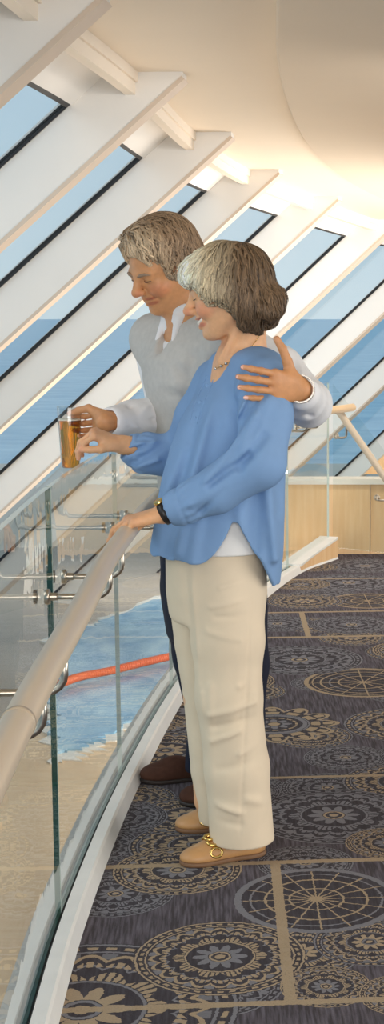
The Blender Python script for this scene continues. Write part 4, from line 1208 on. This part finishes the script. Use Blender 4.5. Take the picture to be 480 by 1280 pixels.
    for i in (14,21,24,28,31,34,37):
        mb=MB(); c=sp_[i]; mb.lathe(c-Vector((0,0,.0042)),[(.0004,0),(.003,.0012),(.0042,.0042),(.003,.0072),(.0004,.0084)],10)
        mb.build('bead',M['silver'],ne,smooth=True)
    return P,Gb,B,surf
W_OBJ,W_BODY,W_BLOUSE,surf = make_woman()
# =================================================================== the man
MF = np.array([-.80,-.60,0]); ML = np.array([.60,-.80,0])
M['grey_knit'] = simple('grey_knit', (194,190,184), .9, noise=.05, nscale=60, bump=.3, bscale=600, spec=.1)
M['white_shirt'] = simple('white_shirt', (232,230,230), .8, noise=.015, nscale=25, spec=.2)
M['navy'] = simple('navy_trousers', (36,38,52), .85, noise=.06, nscale=20, spec=.15)
M['brown_suede'] = simple('brown_suede', (76,50,40), .85, noise=.12, nscale=60, bump=.3, bscale=500, spec=.15)
M['dark_sole'] = simple('dark_sole', (42,32,28), .6)
M['skin_man'] = tone_mat('skin_tanned', .45, sss=.10, bump=.3, bscale=420, spec=.4, mottle=.06, mscale=80)
def make_man():
    Gb=Sdf(); hs=1.06
    hc=at(204,334,4.25); yaw=math.atan2(-.63,-.78)
    R=head_frame(yaw,math.radians(29),math.radians(-5))
    hp=add_head(Gb,hc,R,hs,True)
    Gb.cone(hp(-.030,0,-.045),at(243,408,4.29),.060,.066,k=.02)
    Gb.cone(hp(.0,.0,-.07),at(236,408,4.26),.045,.05,k=.03)
    shR,shL=at(193,424,4.41),at(300,428,4.11)
    Gb.chain([shR,at(246,410,4.28),shL],[.045,.06,.045],k=.04)
    Gb.chain([at(244,430,4.28),at(243,480,4.28),at(258,580,4.31),at(266,690,4.35)],[.075,.095,.10,.095],k=.05)
    lR=[at(245,720,4.42),at(250,820,4.42),at(264,950,4.46)]; lL=[at(292,720,4.28),at(300,830,4.27),at(303,985,4.28)]
    hR,aR=atz(283,970,0),math.radians(193); hL,aL=atz(338,1000,0),math.radians(188)
    for Lg,hl,an in ((lR,hR,aR),(lL,hL,aL)):
        Gb.chain(Lg,[.07,.05,.038],k=.02); fd=Vector((math.cos(an),math.sin(an),0))
        Gb.chain([Lg[2],hl+fd*.06+Vector((0,0,.045)),hl+fd*.17+Vector((0,0,.024))],[.036,.028,.012],k=.012)
    elR,wrR=at(212,516,4.36),at(131,527,4.13)
    elL,wrL=at(386,507,3.99),at(376,487,3.672)
    Gb.chain([shR,elR,wrR],[.045,.032,.027],k=.02); Gb.chain([shL,elL,wrL],[.045,.036,.029],k=.02)
    gc=at(88,548,4.2)                                   # axis of the beer glass
    K1,t1=add_hand(Gb,wrR,(-.42,.90,-.18),(-.90,-.42,0),(0,0,1),1.0,[(34,58,36),(38,58,38),(42,58,38),(46,56,38)],spread=(.02,0,-.02,-.05),th=[(.55,.45,.45),(.62,-.10,.78),(.40,-.25,.88)])
    dL=at(335,482,3.612)-wrL
    K2,t2=add_hand(Gb,wrL,dL,(.06,1,-.0),(0,0,1),1.06,[(-2,14,8),(-4,14,8),(-2,14,8),(2,16,10)],spread=(.06,.02,-.02,-.08),th=[(.42,.85,.12),(.45,.85,.22),(.55,.75,.35)],pal=.92)
    V,Q=Gb.mesh(.0030)
    col=head_tone(V,np.array(hc),R,hs,(206,147,100),(178,100,78),(202,124,90))
    for K,T in ((K1,t1),(K2,t2)):
        for k in K: w_=np.exp(-((V-k)**2).sum(1)/.012**2)[:,None]*.35; col=col*(1-w_)+LC((196,128,96))*w_
        for t_,v_,n_ in T: w_=np.exp(-((V-t_)**2).sum(1)/.012**2)[:,None]*.4; col=col*(1-w_)+LC((216,158,130))*w_
    P=np_mesh('person',V,Q,M['skin_man'],None,col)
    tag(P,'man in a grey sweater vest and white shirt, arm around the woman, holding a beer','person')
    for T in (t2,):
        for t_,v_,n_ in T[:4]:
            nn=-np.array(n_); c=np.array(t_)+nn*.0062; s_=np.cross(v_,nn); mb=MB()
            mb.add([Vector(c+v_*a*.006+s_*b*.0048-nn*(abs(b)*.0012)) for a,b in ((-1,-.8),(-1,0),(-1,.8),(.3,1),(1,.5),(1,-.5),(.3,-1))],[(0,1,2,3,4,5,6)])
            mb.build('fingernail',M['nail'],P)
    M['brow_m']=simple('brow_pale',(150,126,104),.8)
    for y in (1,-1):
        mb=MB(); mb.tube([hp(.0815,.020*y,.003),hp(.0848,.028*y,.0018),hp(.0828,.037*y,.0018),hp(.0765,.046*y,.003)],lambda i:(.0007,.0015,.0015,.0006)[i],8); mb.build('eyelashes',M['lash'],P,smooth=True)
        mb=MB(); mb.tube([hp(.0895,.012*y,.019),hp(.0895,.024*y,.0235),hp(.084,.037*y,.0245),hp(.074,.050*y,.019)],lambda i:(.0035,.0048,.0042,.0015)[i],8); mb.build('eyebrow',M['brow_m'],P,smooth=True)
    G=Sdf()
    for y in (1,-1): G.cone(hp(.0845,0,-.0550),hp(.074,.021*y,-.0500),.0038*hs,.0026*hs,k=.002)
    V,Q=G.mesh(.0014); np_mesh('teeth',V,Q,M['teeth'],P)
    # ---- hair: short, brushed back
    H=Sdf(); c0=np.array(hc)
    def E(x,y,z,rx,ry,rz,k=.015,sub=False): H.ell(hp(x,y,z),(rx*hs,ry*hs,rz*hs),R,k=k,sub=sub)
    E(-.020,0,.040,.099,.083,.092); E(.022,0,.084,.045,.064,.034,.03); E(.036,-.02,.094,.030,.045,.025,.02)
    E(-.060,0,-.005,.055,.076,.065,.02)
    for y in (1,-1): E(.004,.064*y,.018,.030,.016,.034,.015); E(-.02,.066*y,-.005,.028,.014,.034,.015)
    E(.112,0,.000,.076,.085,.090,.010,True)
    for y in (1,-1): E(.075,.068*y,.015,.042,.032,.052,.01,True); E(.008,.088*y,-.020,.026,.026,.038,.008,True)
    E(-.02,0,-.115,.12,.12,.055,.01,True)
    def tm(q,j):
        t=np.clip((q[:,0]+.0)/.07,0,1)[:,None]; t2=np.clip((.01-q[:,2])/.05,0,1)[:,None]
        c_=LC((140,114,88))*(1-t)+LC((196,170,138))*t; c_=c_*(1-t2)+LC((166,152,132))*t2
        return np.clip(c_*(1+.42*np.asarray(j)[:,None]),.01,.9).astype(np.float32)
    hair_mesh('hair',H,c0,R,hs,1900,(.062,-.03,.115),lambda q:np.where(q[:,2]>.06,.060,.034),tm,P,M['hair'],wave=.0035,r0=.0026,lift=.006,gro=.0012,seed=8,keep=lambda q:q[:,2]>-.06,flick=.35,swirl=.35)
    # ---- shirt: body, sleeves, collar
    def st(y,xl,a,b,Y=4.28):
        w_=math.sqrt((.80*b)**2+(.60*a)**2); p=at(xl,y,Y); return (p.z,p.x+w_,p.y,a,b)
    ST=[st(412,200,.150,.085),st(428,180,.192,.105),st(450,171,.205,.125),st(480,176,.205,.135),st(520,186,.200,.138,4.29),st(580,193,.195,.138,4.31),st(640,196,.195,.138,4.33),st(690,197,.195,.135,4.35)]
    SH=Sdf(); SH.loft([(z,x,y,a-.022,b-.022) for z,x,y,a,b in ST],MF,k=.02)
    SH.chain([shR+Vector((0,0,-.01)),elR,at(165,524,4.25),at(142,527,4.16)],[.064,.060,.052,.044],k=.02); SH.cone(at(134,527,4.138),at(120,527,4.10),.034,.045,k=.003,sub=True)
    SH.chain([shL+Vector((0,0,-.012)),at(350,462,4.06),elL+Vector((0,0,.004)),at(381,499,3.84),at(379,492,3.735)],[.068,.062,.060,.052,.044],k=.02); SH.cone(wrL+Vector((.002,.012,-.003)),at(374,484,3.62),.034,.05,k=.003,sub=True)
    Wt=[]
    def f_(x0,y0,x1,y1,Y,am,wd): Wt.append((at(x0,y0,Y),at(x1,y1,Y),am,wd))
    for a in ((190,505,160,530,4.22,.004,.008),(180,500,150,515,4.2,-.004,.007),(195,525,165,520,4.25,-.004,.008),(172,535,150,520,4.18,.004,.006),
              (395,480,365,505,3.85,-.005,.008),(396,500,362,520,3.8,.005,.010),(388,520,366,500,3.8,-.004,.008),(360,420,372,470,4.0,-.003,.010)): f_(*a)
    SH.post.append(folds(Wt))
    def cuffs(P,D): return D-.0010*fbm(P,40,31)
    SH.post.append(cuffs); V,Q=SH.mesh(.0042,smooth=2); sh=np_mesh('shirt',V,Q,M['white_shirt'],P)
    Cc=Sdf(); na=Vector(hp(-.02,0,-.07)); nb=at(243,412,4.285)
    ax=(na-nb).normalized()
    Cc.cone(nb-ax*.01,nb+ax*.050,.090,.079,k=.0); Cc.cone(nb-ax*.03,nb+ax*.10,.081,.071,k=.004,sub=True)
    fr=nb+Vector(MF)*.085
    Cc.cone(fr+Vector((0,0,.075)),fr+Vector(MF)*.01+Vector((0,0,-.01)),.026,.004,k=.004,sub=True)
    for sgn in (1,-1):                                    # collar points
        a=nb+Vector(MF)*.070+Vector(ML)*.035*sgn+Vector((0,0,.030)); b_=nb+Vector(MF)*.098+Vector(ML)*.045*sgn+Vector((0,0,-.028))
        Cc.cone(a,b_,.017,.006,k=.006)
    V,Q=Cc.mesh(.0026,smooth=3); np_mesh('collar',V,Q,M['white_shirt'],sh)
    # ---- sweater vest with a V neck
    S_=Sdf(); S_.loft(ST,MF,k=.02)
    S_.chain([shR+Vector((.005,-.0,0)),at(243,412,4.29),shL+Vector((-.01,.005,0))],[.080,.070,.080],k=.04)
    S_.cone(nb+Vector((0,0,-.005)),nb+Vector((0,0,.12)),.079,.11,k=.006,sub=True)
    S_.cone(nb+Vector(MF)*.055+Vector((0,0,.02)),nb+Vector(MF)*.155+Vector((0,0,-.075)),.055,.010,k=.006,sub=True)
    Wt2=[]
    for a in ((180,430,230,470,4.1,-.004,.016),(178,455,222,500,4.1,.004,.014),(190,490,235,500,4.12,-.004,.014),(188,510,220,530,4.12,.004,.012),(200,420,215,480,4.1,.003,.014),(240,450,225,540,4.1,-.004,.018),(260,440,250,500,4.1,.003,.014)):
        Wt2.append((at(a[0],a[1],a[4]),at(a[2],a[3],a[4]),a[5],a[6]))
    S_.post.append(folds(Wt2,3.0)); S_.post.append(lambda P,D: D-.0012*fbm(P,36,41))
    V,Q=S_.mesh(.0042,smooth=2); np_mesh('sweater_vest',V,Q,M['grey_knit'],P)
    # ---- trousers, shoes
    T=Sdf(); T.loft([st(672,198,.185,.135,4.345),st(700,198,.19,.138,4.35),st(760,202,.185,.14,4.35),st(800,208,.17,.13,4.35)],MF,k=.03)
    T.chain([at(240,735,4.42),at(249,820,4.42),at(262,900,4.45),at(257,958,4.46)],[.095,.078,.066,.064],k=.02)
    T.chain([at(290,735,4.29),at(301,830,4.27),at(302,900,4.27),at(303,984,4.28)],[.098,.082,.066,.062],k=.02)
    def ht(P,D): return np.maximum(D-.0012*fbm(P,40,51),np.where(P[:,1]>4.365,at(256,962,4.46).z,at(303,990,4.28).z)-P[:,2])
    T.post.append(ht); V,Q=T.mesh(.0045,smooth=2); np_mesh('trousers',V,Q,M['navy'],P)
    for Lg,hl,an in ((lR,hR,aR),(lL,hL,aL)):
        fd=Vector((math.cos(an),math.sin(an),0)); G=Sdf(); G.chain([Lg[2]+Vector((0,0,.05)),Lg[2],hl+fd*.065+Vector((0,0,.05)),hl+fd*.15+Vector((0,0,.040))],[.042,.042,.036,.026],k=.02)
        V,Q=G.mesh(.004); np_mesh('sock',V,Q,M['navy'],P)
    for hl,an in ((hR,aR),(hL,aL)): 
        so_,p,Rr=shoe('shoe',hl,an,.268,.100,.080,M['brown_suede'],M['dark_sole'],P)
        mb=MB()
        for i in range(4):
            x=.46+.055*i; mb.tube([Vector(p(x,-.13,.93-.12*i)),Vector(p(x+.01,0,1.02-.12*i)),Vector(p(x,.13,.93-.12*i))],.002,6)
        lc=mb.build('shoelaces',M['dark_sole'],so_,smooth=True); lc['kind']='stuff'
    # ---- bracelet watch: silver links round the wrist
    ax_=(wrL-elL).normalized(); wc=wrL+ax_*.010; n1=ax_.orthogonal().normalized(); n2=ax_.cross(n1)
    wb=MB()
    for i in range(22):
        a=2*PI*i/22; c=wc+(n1*math.cos(a)+n2*math.sin(a))*.0335; t_=(n2*math.cos(a)-n1*math.sin(a)); r_=(n1*math.cos(a)+n2*math.sin(a))
        vs_=[c+t_*x*.0044+ax_*y*.007+r_*z*.002 for x in (-1,1) for y in (-1,1) for z in (-1,1)]
        wb.add(vs_,[(0,1,3,2),(4,6,7,5),(0,4,5,1),(2,3,7,6),(0,2,6,4),(1,5,7,3)])
    # a thin band carries the links
    n_=30; V_=[]
    for rr,tt in ((.0318,-.004),(.0332,-.004),(.0332,.004),(.0318,.004)):
        for i in range(n_): a=2*PI*i/n_; V_.append(wc+(n1*math.cos(a)+n2*math.sin(a))*rr+ax_*tt)
    wb.add(V_,[(q*n_+i,q*n_+(i+1)%n_,((q+1)%4)*n_+(i+1)%n_,((q+1)%4)*n_+i) for q in range(4) for i in range(n_)])
    wb.build('bracelet',M['silver'],P)
    return P,Gb
M_OBJ,M_BODY=make_man()

# ------------------------------------------------------------------ the beer glass
def make_beer():
    top,bot=at(87.5,508,4.2),at(87.5,592,4.2); ax=(top-bot); Hh=ax.length; ax=Vector((0,0,1)); bot=Vector(((top.x+bot.x)/2,4.2,bot.z))
    root=tag(empty('beer_glass',bot),'tall glass of amber beer in the man\'s hand','glass')
    m,nt,b=new_mat('clear_glass'); nt.nodes.remove(b)
    gm=glass_mat('drinking_glass',(.93,.94,.94,1),0,1,1.0)
    o_=[(.0,.0),(.0255,0),(.0275,.004),(.0275,.02),(.0285,.06),(.0315,.12),(.0350,Hh-.002),(.0345,Hh),(.0335,Hh-.001)]
    i_=[(.0300,.12),(.0270,.06),(.0255,.022),(.022,.017),(0,.016)]
    mb=MB(); mb.lathe((0,0,0),o_+i_,40); g=mb.build('glass',gm,root,smooth=True)
    m,nt,b=new_mat('amber_beer')
    b.inputs['Roughness'].default_value=.08; b.inputs['Subsurface Weight'].default_value=0
    tc=nt.nodes.new('ShaderNodeTexCoord'); 
    n=nt.nodes.new('ShaderNodeTexNoise'); n.inputs['Scale'].default_value=22; mp=nt.nodes.new('ShaderNodeMapping'); mp.inputs['Scale'].default_value=(1.2,1.2,.8); nt.links.new(tc.outputs['Object'],mp.inputs[0]); nt.links.new(mp.outputs[0],n.inputs['Vector'])
    b.inputs['Base Color'].default_value=lin((222,150,52)); b.inputs['Transmission Weight'].default_value=1.0; b.inputs['IOR'].default_value=1.33
    b.inputs['Base Color'].default_value=lin((240,164,58))
    M['beer']=m
    lv=Hh-.040
    mb=MB(); mb.lathe((0,0,0),[(0,.0175),(.0215,.0185),(.0248,.024),(.0266,.06),(.0296,.12),(.0322,lv-.001),(.0320,lv),(0,lv)],40); mb.build('beer',m,root,smooth=True)
    M['foam']=simple('beer_foam',(240,232,214),.7,bump=.5,bscale=900)
    mb=MB(); mb.lathe((0,0,0),[(0,lv+.0005),(.0318,lv+.0005),(.0324,lv+.003),(.030,lv+.005),(0,lv+.004)],40); mb.build('foam',M['foam'],root,smooth=True)
    return root
make_beer()
